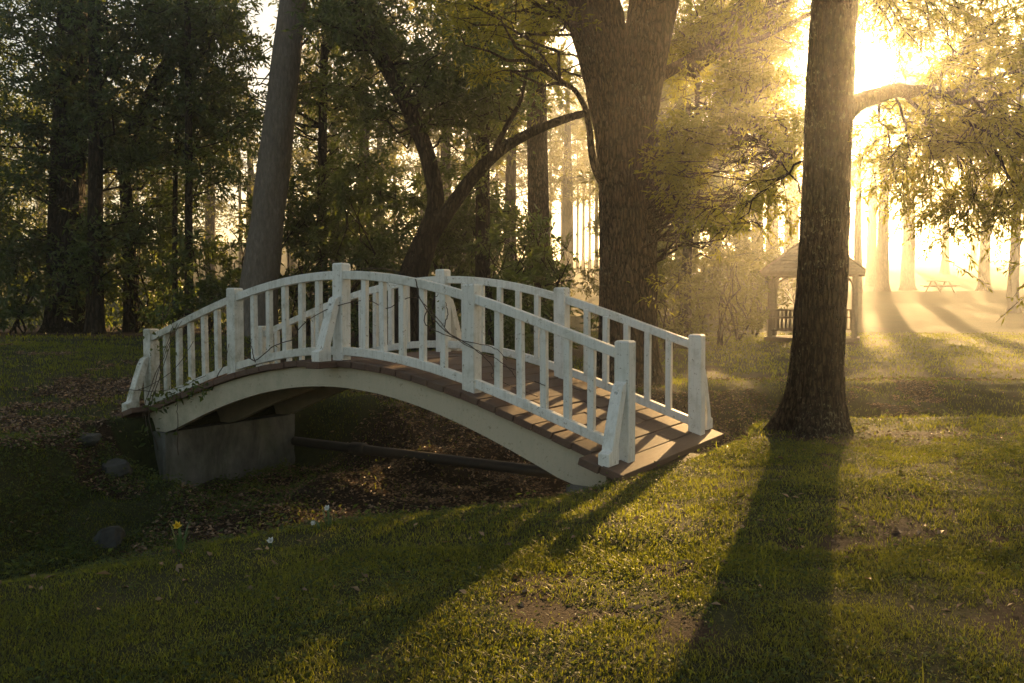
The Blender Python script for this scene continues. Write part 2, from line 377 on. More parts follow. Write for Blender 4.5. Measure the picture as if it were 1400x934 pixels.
braces = {1: brace_mesh(1), -1: brace_mesh(-1)}
bolt_me = None
for side, t in ((1, 0.0), (-1, WID)):
    for ip, s in enumerate(POSTS):
        part('post', pme, M['paint'], (s, t, hd(s)-.03), (random.uniform(-.006, .006), random.uniform(-.006, .006), random.uniform(-.02, .02)))
        if ip in (0, 2, 4):
            b_ = part('brace', braces[side], M['paint'], (s, t, hd(s)+.002), (0, 0, random.uniform(-.03, .03)))
            tb = Tubes(); tb.add([(0, side*-.152, .545), (0, side*-.166, .55)], [.013, .011], 8)
            part('bolt', tb.mesh('bolt'), M['pipe'], parent=b_)
    for k in range(4):
        a, b = POSTS[k]+.063, POSTS[k+1]-.063
        lo, hi = t-.034, t+.034
        link('top_rail', sweep(a, b, lo-side*.012, hi-side*.012, .80, .885, name='top_rail'), M['paint'], bridge)
        link('bottom_rail', sweep(a, b, lo-side*.012, hi-side*.012, .045, .128, name='bottom_rail'), M['paint'], bridge)
        for j in range(5):
            s = a+(b-a)*(j+1)/6+random.uniform(-.006, .006)
            part('baluster', bal_me, M['paint'], (s, t, hd(s)+.115+bal_len/2), (random.uniform(-.01, .01), random.uniform(-.008, .008), random.uniform(-.05, .05)))
# deck boards: one board each, longer ones carry the braces
nb = 35; pw = (2*3.25)/nb
for k in range(nb):
    s = -3.25+(k+.5)*pw
    longb = k in (0, 1, nb//2, nb-2, nb-1)
    o0, o1 = (-.41, WID+.36) if longb else (-.165-random.uniform(0, .012), WID+.16+random.uniform(0, .012))
    if k in (0, nb-1): o0 += .0
    ang = -math.atan(((hd(s+.05)-hd(s-.05))/.1))
    cut = (.42, 1.12, .78, 1.38)[k % 4]+random.uniform(-.05, .05)
    for a0, a1 in ([(o0, o1)] if longb and k not in (1, nb-2) else [(o0, cut-.002), (cut+.002, o1)]):
        me = box_me('deck_plank', pw/math.cos(ang)-.009, a1-a0, .062, .005)
        part('deck_plank', me, M['plank'], (s, (a0+a1)/2, hd(s)-.031+random.uniform(-.004, .004)), (random.uniform(-.004, .004), ang+random.uniform(-.008, .008), random.uniform(-.004, .004)))
# curved girders
def girder_mesh(t0, t1):
    ss = np.linspace(-2.98, 2.98, 41); bm = bmesh.new(); rows = []
    for s in ss:
        z1 = hd(s)-.066; dep = .20+.115*(s/2.63)**2; z0 = max(z1-dep, -.16)
        rows.append([bm.verts.new((s, a, z)) for a, z in ((t0, z0), (t1, z0), (t1, z1), (t0, z1))])
    for a, b in zip(rows, rows[1:]):
        for c in range(4): bm.faces.new((a[c], a[(c+1) % 4], b[(c+1) % 4], b[c]))
    bm.faces.new(rows[0][::-1]); bm.faces.new(rows[-1])
    bmesh.ops.recalc_face_normals(bm, faces=bm.faces[:]); return bm_mesh('girder', bm)
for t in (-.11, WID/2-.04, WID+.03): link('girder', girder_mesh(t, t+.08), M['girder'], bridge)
# concrete abutments
for sg in (-1, 1):
    bm = bmesh.new(); bmesh.ops.create_cube(bm, size=1)
    bmesh.ops.subdivide_edges(bm, edges=bm.edges[:], cuts=14, use_grid_fill=True)
    for v in bm.verts:
        c = Vector((v.co.x*.62, v.co.y*2.02, v.co.z*1.5))
        n_ = mnoise.noise(c*2.7+Vector((sg*9, 0, 0)))*.012+mnoise.noise(c*9)*.007
        ed = sum(abs(k) > .49 for k in v.co)
        if ed > 1: n_ -= .012+.03*max(0, mnoise.noise(c*6+Vector((3, sg, 1))))
        v.co = c+Vector((n_*math.copysign(1, c.x) if abs(v.co.x) > .49 else 0, n_*math.copysign(1, c.y) if abs(v.co.y) > .49 else 0, 0))
    part('abutment', bm_mesh('abutment', bm), M['concrete'], (sg*(2.63+.31), WID/2, -.163-.75))

# ------------------------------------------------------------------ trees
def fbm(v, o=4): return mnoise.fractal(v, 1.0, 2.0, o)
def trunk_mesh(name, pts, rad, sides=48, ridge=.0, flare=0, seed=0, rows=None, freq=9.0, vfreq=.55):
    """closed tapering trunk along pts with bark ridges and root flare as geometry"""
    P = np.array([tuple(p) for p in pts], float); seg = np.r_[0, np.cumsum(np.linalg.norm(np.diff(P, axis=0), axis=1))]
    m = rows or max(12, int(seg[-1]/.25)); u = np.linspace(0, seg[-1], m)
    if flare: u = seg[-1]*np.linspace(0, 1, m)**1.25
    C = np.stack([np.interp(u, seg, P[:, k]) for k in range(3)], 1); r = np.interp(u, seg, rad)
    for _ in range(3): C[1:-1] = (C[:-2]+2*C[1:-1]+C[2:])/4
    tan = unit(np.gradient(C, axis=0)); a = unit(np.cross(tan, [0, 1, 0.01])); b = np.cross(tan, a)
    th = np.linspace(0, 2*np.pi, sides, endpoint=False)
    rr = np.repeat(r[:, None], sides, 1)
    if flare:
        lob = np.maximum(.15, 1+.55*np.sin(th*5+seed)+.35*np.sin(th*3+seed*2.1))
        rr = rr+r[0]*flare*np.exp(-np.maximum(u-.10, 0)/.26)[:, None]*lob[None]
    if ridge:
        for j in range(m):
            for k in range(sides):
                q = Vector((math.cos(th[k])*freq*r[0]*.9, math.sin(th[k])*freq*r[0]*.9, u[j]*vfreq*freq*.2+seed*7))
                w_ = mnoise.noise(q*.9+Vector((seed, 0, 0)))*.35
                q2 = Vector((math.cos(th[k]+w_*.12)*freq*r[0], math.sin(th[k]+w_*.12)*freq*r[0], u[j]*vfreq+seed))
                n1 = 1-abs(mnoise.noise(q2*1.6))*2
                n2 = mnoise.noise(q2*4.5+Vector((0, 0, u[j]*2)))
                n3 = mnoise.noise(Vector((math.cos(th[k])*1.2, math.sin(th[k])*1.2, u[j]*.7+seed*3)))
                rr[j, k] += ridge*(n1*.8+n2*.4)+r[j]*.07*n3
    V = C[:, None]+rr[:, :, None]*(np.cos(th)[None, :, None]*a[:, None]+np.sin(th)[None, :, None]*b[:, None])
    i_ = np.arange(m-1)[:, None]*sides; j_ = np.arange(sides)[None]; j2 = (j_+1) % sides
    Q = np.stack([i_+j_, i_+j2, i_+sides+j2, i_+sides+j_], -1).reshape(-1, 4)
    return mesh_np(name, V.reshape(-1, 3), Q, smooth=True)
def curve(p0, p1, n=6, sag=0.0, wob=.05, rg=rng):
    p0 = np.array(tuple(p0), float); p1 = np.array(tuple(p1), float); L = np.linalg.norm(p1-p0)
    t = np.linspace(0, 1, n)[:, None]; c = p0+(p1-p0)*t
    c[:, 2] += sag*L*np.sin(np.pi*t[:, 0])
    c[1:-1] += rg.normal(size=(n-2, 3))*wob*L/n
    return c
def clump_leaves(c, r, n, L, W, rg, flat=.25, squash=.65, twigs=None):
    """leaves along ~6 twigs leaving one point"""
    k = max(4, n//14); d = unit(rg.normal(size=(k, 3))*[1, 1, squash]+[0, 0, .12]); ln = r*rg.uniform(.55, 1.15, k)
    idx = rg.integers(0, k, n); f = rg.uniform(.15, 1, n)**.8
    P = c+d[idx]*(ln[idx]*f)[:, None]+rg.normal(size=(n, 3))*r*.07
    D = d[idx]*.7+rg.normal(size=(n, 3))*.75; D[:, 2] -= .15
    if twigs is not None:
        for q in range(min(k, 5)): twigs.add([c, c+d[q]*ln[q]*.5, c+d[q]*ln[q]*.95+[0, 0, -.03*r]], [.008, .006, .003], 3)
    return leaf_arrays(P, D, L, W, .22, rg, flat)
def keep_gap(C, rad):
    """leave the window in the foliage through which the sun stands clear of the near trunk"""
    C = np.asarray(C); q = C-np.array([0, 0, CAMZ]); s = np.array(tuple(sdir)); al = q@s
    return np.linalg.norm(q-al[:, None]*s, axis=1) > rad
def tree_from_clumps(name, label, cat, base, trunk_pts, trunk_r, clumps, cr, nl, L, W, bmat, lmat, seed, sides=14, flare=.25, ridge=0, rows=None, group=None, extra=None, limb_r=.05, limb_from=None, twig=True, flat=.25, freq=9., squash=.65):
    rg = np.random.default_rng(seed)
    e = empty(name, base); meta(e, label, cat, group)
    b = np.array(tuple(base), float)
    tp = np.array([tuple(p) for p in trunk_pts], float)-b
    link('trunk', trunk_mesh('trunk', tp, trunk_r, sides, ridge, flare, seed, rows, freq), M[bmat], e)
    tb = Tubes()
    for pts, r0, r1 in (extra or []):
        pp = np.array([tuple(p) for p in pts], float)-b
        me = trunk_mesh('limb', pp, list(np.linspace(r0, r1, len(pp))), 16, .0, 0, seed+3, max(10, len(pp)*4)); link('limb', me, M[bmat], e)
    parts = []; cl = np.asarray(clumps, float)-b if len(clumps) else []
    anch = [tp]+[np.array([tuple(p) for p in x[0]], float)-b for x in (extra or [])]
    A = np.concatenate([np.stack([np.interp(np.linspace(0, len(a)-1, 30), np.arange(len(a)), a[:, k]) for k in range(3)], 1)[4:] for a in anch])
    crs = np.broadcast_to(np.asarray(cr, float), (len(cl),)); nls = np.broadcast_to(np.asarray(nl, int), (len(cl),))
    for q, c in enumerate(cl):
        dd = np.linalg.norm((A-c)*[1, 1, 1.0], axis=1)+np.maximum(0, A[:, 2]-c[2]+.3)*1.2
        a = A[np.argmin(dd+rg.uniform(0, .5, len(A)))]
        dist = np.linalg.norm(c-a); r = min(limb_r, .008+.012*dist)
        cv = curve(a, c, 6, .08*rg.uniform(-.5, 1.2), .35, rg)
        tb.add(cv, np.linspace(r, .006, 6), 5)
        parts.append(clump_leaves(c, crs[q], nls[q], L, W, rg, flat, squash, tb if twig else None))
    m_ = tb.mesh('branches')
    if m_: link('branches', m_, M[bmat], e)
    if parts: link('crown', leaf_mesh('crown', parts, b), M[lmat], e)
    return e
def pxclumps(rg, boxes):
    """clump centres: each entry gives the pixel outline of one bough of foliage, its distance range and the number of clumps"""
    out = []
    for (x0, y0, x1, y1, d0, d1, n) in boxes:
        for _ in range(int(n*1.25)):
            a, b = rg.uniform(0, 2*np.pi), math.sqrt(rg.uniform(0, 1))
            px = (x0+x1)/2+(x1-x0)/2*b*math.cos(a); py = (y0+y1)/2+(y1-y0)/2*b*math.sin(a)
            out.append(tuple(at(px, py, rg.uniform(d0, d1))))
    return np.array(out)
def G(px, Y):                        # point on the ground in the direction of pixel column px at distance Y
    x = (px-700)/FPX*Y; return Vector((x, Y, gz(x, Y)))
def onground(px, py):
    d = ray(px, py); k = np.arange(1.5, 40, .01); x, y, z = d.x*k, d.y*k, CAMZ+d.z*k
    j = int(np.argmax(z < ground(x, y))); return Vector((x[j], y[j], z[j]))
def up(p, n=.15): return Vector((p[0], p[1], p[2]-n))

rgT = np.random.default_rng(77)
# --- oak beside the bridge end, the sun stands against its edge
D1 = 8.7; b1 = G(1111, D1)
p1 = [up(b1)]+[at(x, y, D1) for x, y in ((1115, 540), (1119, 470), (1123, 400), (1128, 300), (1132, 200), (1136, 100), (1141, 0), (1146, -120))]
p1 += [p1[-1]+Vector((.1, .1, 2)), p1[-1]+Vector((.3, .2, 4.5)), p1[-1]+Vector((.2, .3, 7))]
w1 = [.275, .25, .238, .23, .22, .213, .213, .205, .20, .175, .12, .05]
limb = [at(1140, 172, D1), at(1160, 148, D1-.02), at(1180, 136, D1+.02), at(1202, 131, D1+.06), at(1226, 122, D1+.1), at(1246, 127, D1+.15), at(1262, 121, D1+.2), at(1282, 130, D1+.4), at(1300, 126, D1+.5), at(1345, 114, D1+.9)]
e1 = empty('oak_tree', b1); meta(e1, 'tall narrow-leaved oak with lichen-spotted ridged trunk at the foot of the bridge', 'tree')
bb = np.array(tuple(b1))
link('trunk', trunk_mesh('trunk', np.array([tuple(p) for p in p1])-bb, w1, 230, .028, .62, 2, 420, 24., .42), M['bark_near'], e1)
link('limb', trunk_mesh('limb', np.array([tuple(p) for p in limb])-bb, [.13, .10, .078, .07, .062, .058, .045, .04, .032, .016], 24, .012, 0, 4, 60), M['bark_near'], e1)
def boughs(rg, starts, tb, leaves, L, W, twig_len=.55, nleaf=26, depth=2, gap=0):
    """recursive leafy boughs: (start, end, radius) -> side shoots -> twigs with leaves"""
    for (a, b, r, nshoot, droop) in starts:
        a = np.array(tuple(a)); b = np.array(tuple(b)); Ln = np.linalg.norm(b-a)
        c = curve(a, b, 10, .06, .22, rg); tb.add(c, np.linspace(r, .007, 10), 6)
        for q in range(int(nshoot*1.3)):
            f = rg.uniform(.18, 1); j = min(8, int(f*9)); p = c[j]+(c[j+1]-c[j])*(f*9-j)
            d = unit((b-a)/Ln*.6+rg.normal(size=3)*[.7, .7, .45]); d[2] -= droop
            ln = rg.uniform(.5, 1.25)*min(1.2, .35*Ln+.3)*(1.15-.5*f)
            s = curve(p, p+d*ln, 6, .05, .25, rg); s[:, 2] -= droop*.35*ln*np.linspace(0, 1, 6)**2
            tb.add(s, np.linspace(max(.006, r*.3), .004, 6), 4)
            for t_ in range(int(3+ln*7)):
                g = rg.uniform(.1, 1); k = min(4, int(g*5)); pp = s[k]+(s[k+1]-s[k])*(g*5-k)
                dd = unit(d*.7+rg.normal(size=3)*[.8, .8, .4]); dd[2] -= droop*.6; tl = twig_len*rg.uniform(.4, 1.1)
                if gap and not keep_gap(pp[None], gap)[0]: continue
                e_ = pp+dd*tl+[0, 0, -.05*tl]
                tb.add([pp, (pp+e_)/2+[0, 0, .02], e_], [.0045, .0035, .002], 3)
                n = int(nleaf*tl/twig_len*rg.uniform(.6, 1.3)); ff = rg.uniform(.1, 1.05, n)
                P = pp+(e_-pp)*ff[:, None]+rg.normal(size=(n, 3))*.012
                Dv = dd*.8+rg.normal(size=(n, 3))*.6; Dv[:, 2] -= .12
                if gap: kk = keep_gap(P, gap); P, Dv = P[kk], Dv[kk]
                if len(P): leaves.append(leaf_arrays(P, Dv, L, W, .15, rg, .3))
st = []
def bough(x0, y0, d0, x1, y1, d1, r, n, droop=.25): st.append((at(x0, y0, d0), at(x1, y1, d1), r, n, droop))
bough(1262, 122, D1+.2, 1420, 190, 9.2, .03, 12, .15)
bough(1235, 125, D1+.1, 1330, 275, 9.8, .025, 12, .15)
bough(1285, 126, D1+.4, 1460, 285, 10.2, .03, 16, .15)
bough(1320, 124, D1+.6, 1500, 120, 10.6, .03, 12, .3)
bough(1250, 123, D1+.2, 1275, 285, 10.6, .02, 9, .15)
bough(1300, 128, D1+.5, 1430, 320, 9.2, .025, 12, .15)
bough(1200, 128, D1+.1, 1225, 250, 9.6, .018, 6, .15)
bough(1146, -60, D1, 1330, -20, 9.6, .04, 12, .3)
bough(1146, -80, D1, 1440, 30, 10.5, .045, 18, .3)
bough(1146, -80, D1, 1260, 50, 11.5, .03, 10, .3)
bough(1130, -60, D1, 980, -30, 10.2, .035, 9, .25)
bough(1262, 122, D1+.2, 1340, 60, 9.6, .02, 9, .2)
bough(1300, 128, D1+.5, 1440, 60, 11, .025, 14, .2)
bough(1225, 126, D1+.1, 1245, 215, 8.9, .014, 6, .15)
bough(1345, 120, D1+.9, 1420, 290, 12, .025, 14, .15)
bough(1345, 120, D1+.9, 1500, 240, 12, .025, 14, .15)
bough(1146, -80, D1, 1220, 40, 9.0, .02, 7, .3)
bough(1124, 300, D1, 1052, 210, 9.4, .012, 3, .3)
bough(1098, 220, D1, 1010, 300, 9.3, .014, 4, .15)
tb = Tubes(); lv = []
boughs(rgT, st, tb, lv, .085, .021, .5, 24, gap=.42)
cc = []; 
while len(cc) < 70:
    v = rgT.normal(size=3)*[2.6, 2.6, 1.6]+[p1[-2].x, p1[-2].y, p1[-2].z+.2]
    if v[2] > 5.6: cc.append(v)
for c in cc:
    a = np.array(tuple(p1[-3]+(p1[-1]-p1[-3])*rgT.uniform(0, 1))); tb.add(curve(a, c, 6, .08, .4, rgT), np.linspace(.05, .012, 6), 5)
    lv.append(clump_leaves(c, 1.0, 190, .16, .06, rgT))
for v in tb.V: v -= bb
link('branches', tb.mesh('branches'), M['bark_near'], e1)
link('crown', leaf_mesh('crown', [(v-bb, t_, k) for v, t_, k in lv], bb), M['leaf_oak'], e1)

# --- great forked oak behind the bridge
D2 = 14.0; b2 = G(860, D2)
tp2 = [up(b2, .2)]+[at(x, y, D2) for x, y in ((859, 480), (859, 400), (858, 300), (856, 230), (850, 170), (836, 110), (821, 55), (807, 0), (788, -70), (755, -170), (735, -280))]
tr2 = [.50, .465, .45, .45, .45, .43, .41, .42, .45, .42, .32, .2]
right_stem = [at(862, 250, D2-.02), at(868, 190, D2-.12), at(876, 120, D2-.22), at(884, 60, D2-.25), at(894, 0, D2-.2), at(912, -80, D2+.2), at(960, -200, D2+.5)]
dead_limb = [at(822, 246, D2-.2), at(814, 232, D2-.3), at(808, 205, D2-.35), at(806, 175, D2-.4), at(800, 145, D2-.5), at(786, 122, D2-.6), at(765, 110, D2-.8)]
arm = [at(893, 108, D2), at(925, 92, D2+.2), at(960, 70, D2+.3), at(1000, 62, D2+.2)]
arm2 = [at(890, 190, D2), at(930, 175, D2+.1), at(985, 180, D2), at(1045, 195, D2-.2), at(1085, 215, D2-.3)]
arm3 = [at(835, 160, D2), at(780, 118, D2+.5), at(730, 130, D2+.8), at(690, 155, D2+1.2)]
cl2 = pxclumps(rgT, [(905, 145, 1105, 225, 12.6, 14.6, 40), (890, 190, 1075, 290, 12.4, 14.6, 44), (905, 215, 1050, 320, 12.6, 14.4, 16), (985, 180, 1100, 260, 12.6, 14.2, 10),
                     (890, -40, 1130, 60, 14, 17.5, 56), (895, 20, 1110, 140, 14, 17, 52), (600, -60, 790, 60, 13.5, 17, 34), (650, 60, 770, 130, 14.5, 16, 6),
                     (890, 330, 915, 420, 13.4, 14, 2), (700, -300, 1050, -40, 12, 18, 60), (1050, -220, 1300, -60, 13, 19, 34)])
cl2 = cl2[keep_gap(cl2, .8)]
tree_from_clumps('forked_oak_tree', 'massive forked oak with furrowed bark growing behind the bridge railing', 'tree', b2, tp2, tr2, cl2, .5, 150, .10, .03, 'bark_big', 'leaf_oak', 21,
                 sides=190, flare=.35, ridge=.038, rows=300, extra=[(right_stem, .30, .46), (arm, .12, .05), (arm2, .10, .03), (dead_limb, .075, .03)], limb_r=.06, flat=.45, freq=16., squash=.35)

# --- pale leaning trunk left of the bridge crown
def simple_trunk(name, label, cat, pix, rads, D, bmat, lmat, boxes, nleaf, cr, L, W, seed, group=None, extra=None, ext=True, **kw):
    base = G(pix[0][0], D); rg = np.random.default_rng(seed+500)
    pts = [up(base)]+[at(x, y, D+dd) for x, y, dd in [(q+(0,))[:3] for q in pix[1:]]]
    r = [v/FPX*D/2 for v in rads]
    if ext:
        dv = (pts[-1]-pts[-2]).normalized(); pts.append(pts[-1]+dv*2.5+Vector((0, 0, .8))); r.append(r[-1]*.55)
    ex = [([at(x, y, D+d) for x, y, d in pp], a/FPX*D/2, b/FPX*D/2) for pp, a, b in (extra or [])]
    cl = pxclumps(rg, boxes)
    if len(cl): cl = cl[keep_gap(cl, 1.3)]
    return tree_from_clumps(name, label, cat, base, pts, r, cl, cr, nleaf, L, W, bmat, lmat, seed, group=group, extra=ex, **kw)
simple_trunk('pale_trunk_tree', 'tall tree with smooth pale leaning trunk behind the bridge crown', 'tree', [(350, 440), (354, 390), (366, 300), (378, 200), (390, 90), (402, -10), (410, -80)], [56, 50, 44, 42, 38, 34, 32], 19, 'bark_pale', 'leaf_dark',
             [(330, -150, 520, -20, 18, 22, 24), (390, 60, 470, 160, 19.5, 21, 5)], 150, .8, .15, .055, 31, sides=40, ridge=.01, rows=90, flare=.15)
BG = 'trees of the shady belt across the lawn'
mag = dict(nleaf=165, cr=.85, L=.15, W=.06)
simple_trunk('evergreen_tree', 'stout dark evergreen with thick trunk at the far left of the belt', 'tree', [(92, 425), (90, 340), (92, 240), (98, 120), (100, -20)], [58, 46, 44, 42, 36], 21.5, 'bark_dark', 'leaf_dark',
             [(-60, -40, 130, 130, 19.5, 23, 34), (-80, 100, 90, 260, 20, 23, 24), (60, 60, 190, 230, 20, 23, 20), (-60, 230, 110, 360, 20, 23, 15), (0, 330, 190, 420, 20.2, 22.2, 14)], seed=41, group=BG, **mag)
simple_trunk('evergreen_tree', 'slim straight dark evergreen beside the stout trunk in the belt', 'tree', [(130, 432), (130, 340), (131, 200), (130, 80), (128, -30)], [24, 20, 18, 16, 14], 20.5, 'bark_dark', 'leaf_dark',
             [(90, -60, 250, 90, 19, 22, 26), (110, 90, 230, 260, 19.5, 22.5, 20), (100, 260, 220, 390, 20, 22, 14)], seed=42, group=BG, **mag)
simple_trunk('evergreen_tree', 'evergreen with a limb slanting up to the right past slender poles', 'tree', [(180, 428), (176, 330), (170, 230), (176, 190), (215, 110), (262, 40), (295, -20)], [20, 17, 15, 16, 17, 15, 13], 22, 'bark_dark', 'leaf_dark',
             [(190, -40, 340, 100, 20, 24, 28), (180, 110, 320, 230, 20.5, 24, 18), (170, 230, 300, 330, 21, 24, 8)], seed=43, group=BG, **mag)
simple_trunk('evergreen_tree', 'slender dark pole tree left of the pale leaning trunk', 'tree', [(258, 430), (258, 300), (258, 150), (256, 0), (254, -60)], [12, 10, 9, 8, 7], 20, 'bark_dark', 'leaf_dark',
             [(220, 0, 330, 130, 19, 21.5, 12), (215, 140, 330, 260, 19, 21.5, 10)], seed=44, group=BG, **mag)
simple_trunk('evergreen_tree', 'very thin dark sapling pole beside the slender pole tree', 'tree', [(239, 428), (239, 330), (240, 220), (248, 130), (250, 60)], [8, 7, 6, 5, 4], 21, 'bark_dark', 'leaf_dark',
             [(200, 60, 290, 220, 20, 22, 8)], seed=45, group=BG, ext=False, **mag)
simple_trunk('evergreen_tree', 'thin crooked tree just right of the pale leaning trunk', 'tree', [(440, 420), (440, 300), (441, 180), (443, 90), (446, -30)], [18, 14, 12, 11, 9], 22, 'bark_dark', 'leaf_dark',
             [(400, -50, 500, 100, 20, 24, 18), (400, 110, 500, 240, 20.5, 24, 14), (290, 60, 380, 220, 21, 24, 12), (400, 240, 500, 330, 20.5, 23, 9)], seed=46, group=BG, **mag)
simple_trunk('leaning_tree', 'dark tree splitting low into two stems that lean apart in a V', 'tree', [(560, 425), (562, 380), (586, 320), (600, 280), (585, 210), (560, 150), (525, 85), (490, 25), (468, -30)], [46, 40, 32, 23, 22, 21, 20, 19, 16], 18.5, 'bark_dark', 'leaf_dark',
             [(430, -40, 600, 80, 17, 21, 26), (470, 80, 620, 190, 18.5, 21, 16), (570, 60, 700, 170, 17.5, 20, 16), (600, 170, 700, 250, 18, 20.5, 6)], seed=47, sides=20,
             extra=[([(578, 340, 0), (610, 292, -.1), (645, 243, -.2), (682, 205, -.3), (730, 178, -.3), (785, 158, -.2), (822, 150, 0)], 23, 8), ([(675, 210, -.3), (688, 180, -.3), (712, 140, -.1), (720, 100, .1)], 9, 4)], **mag)
simple_trunk('evergreen_tree', 'straight dark trunk rising behind the V-shaped leaning tree', 'tree', [(660, 420), (660, 330), (660, 220), (662, 100), (664, -20)], [24, 20, 19, 18, 15], 21, 'bark_dark', 'leaf_dark',
             [(600, -40, 730, 90, 20, 23, 22), (610, 100, 720, 200, 20, 23, 12), (600, 230, 720, 330, 20, 22.5, 10)], seed=48, group=BG, **mag)
simple_trunk('tall_tree', 'tall straight hazy trunk left of the great forked oak', 'tree', [(738, 415), (737, 330), (735, 220), (733, 100), (730, -20)], [34, 30, 28, 27, 25], 25, 'bark_big', 'leaf_oak',
             [(640, -60, 800, 40, 24, 28, 20), (680, 60, 790, 180, 24, 28, 10)], nleaf=150, cr=.9, L=.14, W=.05, seed=49)
# understorey bushes of the belt
BU = 'broad-leaved bushes under the belt trees'
def bush(px, Y, wpx, top, n, label, seed, lmat='leaf_dark', nl=130, L=.17, W=.068, group=BU):
    b = G(px, Y); rg = np.random.default_rng(seed); e = empty('evergreen_bush', b); meta(e, label, 'bush', group)
    h = at(px, top, Y).z-b.z; rw = wpx/FPX*Y/2; tb_ = Tubes(); ps = []
    for k in range(5):
        a = rg.uniform(0, 6.28); q = np.array([math.cos(a)*rw*.4, math.sin(a)*rw*.4, h*.8]); tb_.add(curve((rg.normal()*.1, rg.normal()*.1, -.1), q, 6, .04, .4, rg), np.linspace(.035, .01, 6), 5)
    for k in range(n):
        z = rg.uniform(.06, .95); rr = rw*math.sqrt(max(.1, 1-(z*1.0-.25)**2*1.2)); a = rg.uniform(0, 6.28); f = math.sqrt(rg.uniform(.05, 1))
        c = np.array([math.cos(a)*rr*f, math.sin(a)*min(rr, 1.3)*f, z*h]); ps.append(clump_leaves(c, .55*max(1, Y/26), nl, L, W, rg, .25, .8, tb_))
    link('branches', tb_.mesh('branches'), M['bark_dark'], e); link('crown', leaf_mesh('crown', ps, b), M[lmat], e); return e
for k, (px, Y, wp, top, n, lab) in enumerate([
    (25, 20.5, 150, 330, 14, 'dark low bush at the foot of the stout evergreen'), (190, 21.5, 130, 300, 13, 'dark bush between the stout trunk and the slender poles'),
    (285, 20, 120, 300, 13, 'open bush with pale gaps beside the pale leaning trunk'), (420, 20.5, 130, 240, 18, 'tall dense bush right of the pale leaning trunk'),
    (500, 20, 150, 210, 24, 'broad dark bush behind the middle of the bridge'), (600, 21.5, 120, 260, 14, 'dark bush at the foot of the leaning V-shaped tree'),
    (690, 17.5, 150, 295, 20, 'glossy spreading bush left of the great forked oak'), (760, 18.5, 110, 320, 12, 'low glossy bush touching the great forked oak'),
    (-40, 22, 140, 250, 16, 'tall dark bush at the left end of the belt'), (110, 23.5, 150, 280, 18, 'dark bush behind the stout evergreen trunk'), (240, 24, 140, 290, 16, 'bush behind the slender poles'),
    (345, 23, 120, 270, 14, 'bush hidden behind the pale leaning trunk'), (560, 24, 140, 270, 16, 'bush behind the leaning V-shaped tree'), (650, 22.5, 130, 270, 16, 'bush around the straight dark trunk'), (735, 22, 110, 300, 12, 'bush around the tall hazy trunk'), (470, 25, 160, 215, 26, 'tall bush in the gap right of the pale leaning trunk'), (540, 27, 150, 225, 24, 'tall bush far behind the leaning V-shaped tree'), (620, 27, 150, 215, 24, 'tall bush behind the straight dark trunk'), (700, 28, 130, 240, 20, 'tall bush behind the tall hazy trunk')]):
    bush(px, Y, wp, top, n, lab, 600+k)
# --- sunlit small trees between the oaks
simple_trunk('young_tree', 'small hazy tree with thin trunk between the two oaks', 'tree', [(936, 432), (937, 400), (940, 340), (945, 280), (950, 200)], [22, 16, 13, 11, 8], 23, 'bark_dark', 'leaf_far',
             [(900, 230, 1030, 350, 21.5, 25, 18), (890, 130, 1010, 240, 23, 26, 12), (900, 330, 960, 400, 22, 24, 4)], nleaf=130, cr=.75, L=.13, W=.05, seed=51)
bush(985, 24, 110, 330, 15, 'hazy sunlit bush beside the gazebo steps', 620, 'leaf_far', 130, .13, .05, None)
bush(1030, 31, 90, 320, 12, 'pale hazy bush behind the gazebo', 621, 'leaf_far', 130, .15, .06, None)
# --- trees on the far lawn
FT = 'trees standing in the haze beyond the gazebo'
def far_tree(px, Y, wpx, ztop, label, seed, crown=None, lean=0, bmat='bark_far', n=26, cz=None, nl=110):
    b = G(px, Y); rg = np.random.default_rng(seed); r = wpx/FPX*Y/2
    pts = [up(b)]+[b+Vector((lean*f*ztop+rg.normal()*.05, rg.normal()*.05, ztop*f)) for f in (.08, .2, .4, .6, .8, 1)]
    rad = [r*1.15, r*1.0, r*.92, r*.8, r*.62, r*.42, r*.12]
    cw = crown or ztop*.28; cl = []
    z0 = (cz if cz is not None else .45)
    while len(cl) < n:
        v = rg.uniform(-1, 1, 3)
        if np.linalg.norm(v) < 1: cl.append((b.x+lean*ztop*.7+v[0]*cw, b.y+v[1]*cw, b.z+ztop*(z0+(1.05-z0)/2)+v[2]*ztop*(1.05-z0)/2))
    cl = np.array(cl); cl = cl[keep_gap(cl, 2.2)]
    return tree_from_clumps('lawn_tree', label, 'tree', b, pts, rad, cl, cw*.33, nl, .30, .13, bmat, 'leaf_far', seed, sides=14, flare=.34, limb_r=.12, group=FT, twig=False)
far_tree(1205, 62, 17, 13, 'hazy trunk with flared foot just right of the gazebo roof', 71, 4.5, n=24, cz=.45)
far_tree(1240, 74, 17, 19.5, 'broad hazy trunk with wide roots beyond the picnic table', 72, 8.5, n=110, cz=.70)
far_tree(1345, 60, 14, 19, 'dark hazy tree standing right of the picnic table', 73, 6, n=30, cz=.42)
far_tree(1171, 66, 12, 12, 'thin straight hazy trunk rising behind the gazebo roof', 74, 2.6, n=14, cz=.55)
far_tree(1385, 44, 14, 15, 'pale slender trunk at the edge of the far lawn', 75, 4, n=18, bmat='bark_pale', cz=.55)
far_tree(1440, 52, 22, 17, 'broad tree at the right border of the far lawn', 76, 6, n=34, cz=.3)
far_tree(1290, 95, 10, 24, 'faint tree far up the slope behind the picnic table', 80, 8, n=34, cz=.3)
far_tree(1010, 58, 20, 16, 'hazy tree far behind the gazebo bushes', 77, 5, n=30, cz=.3)
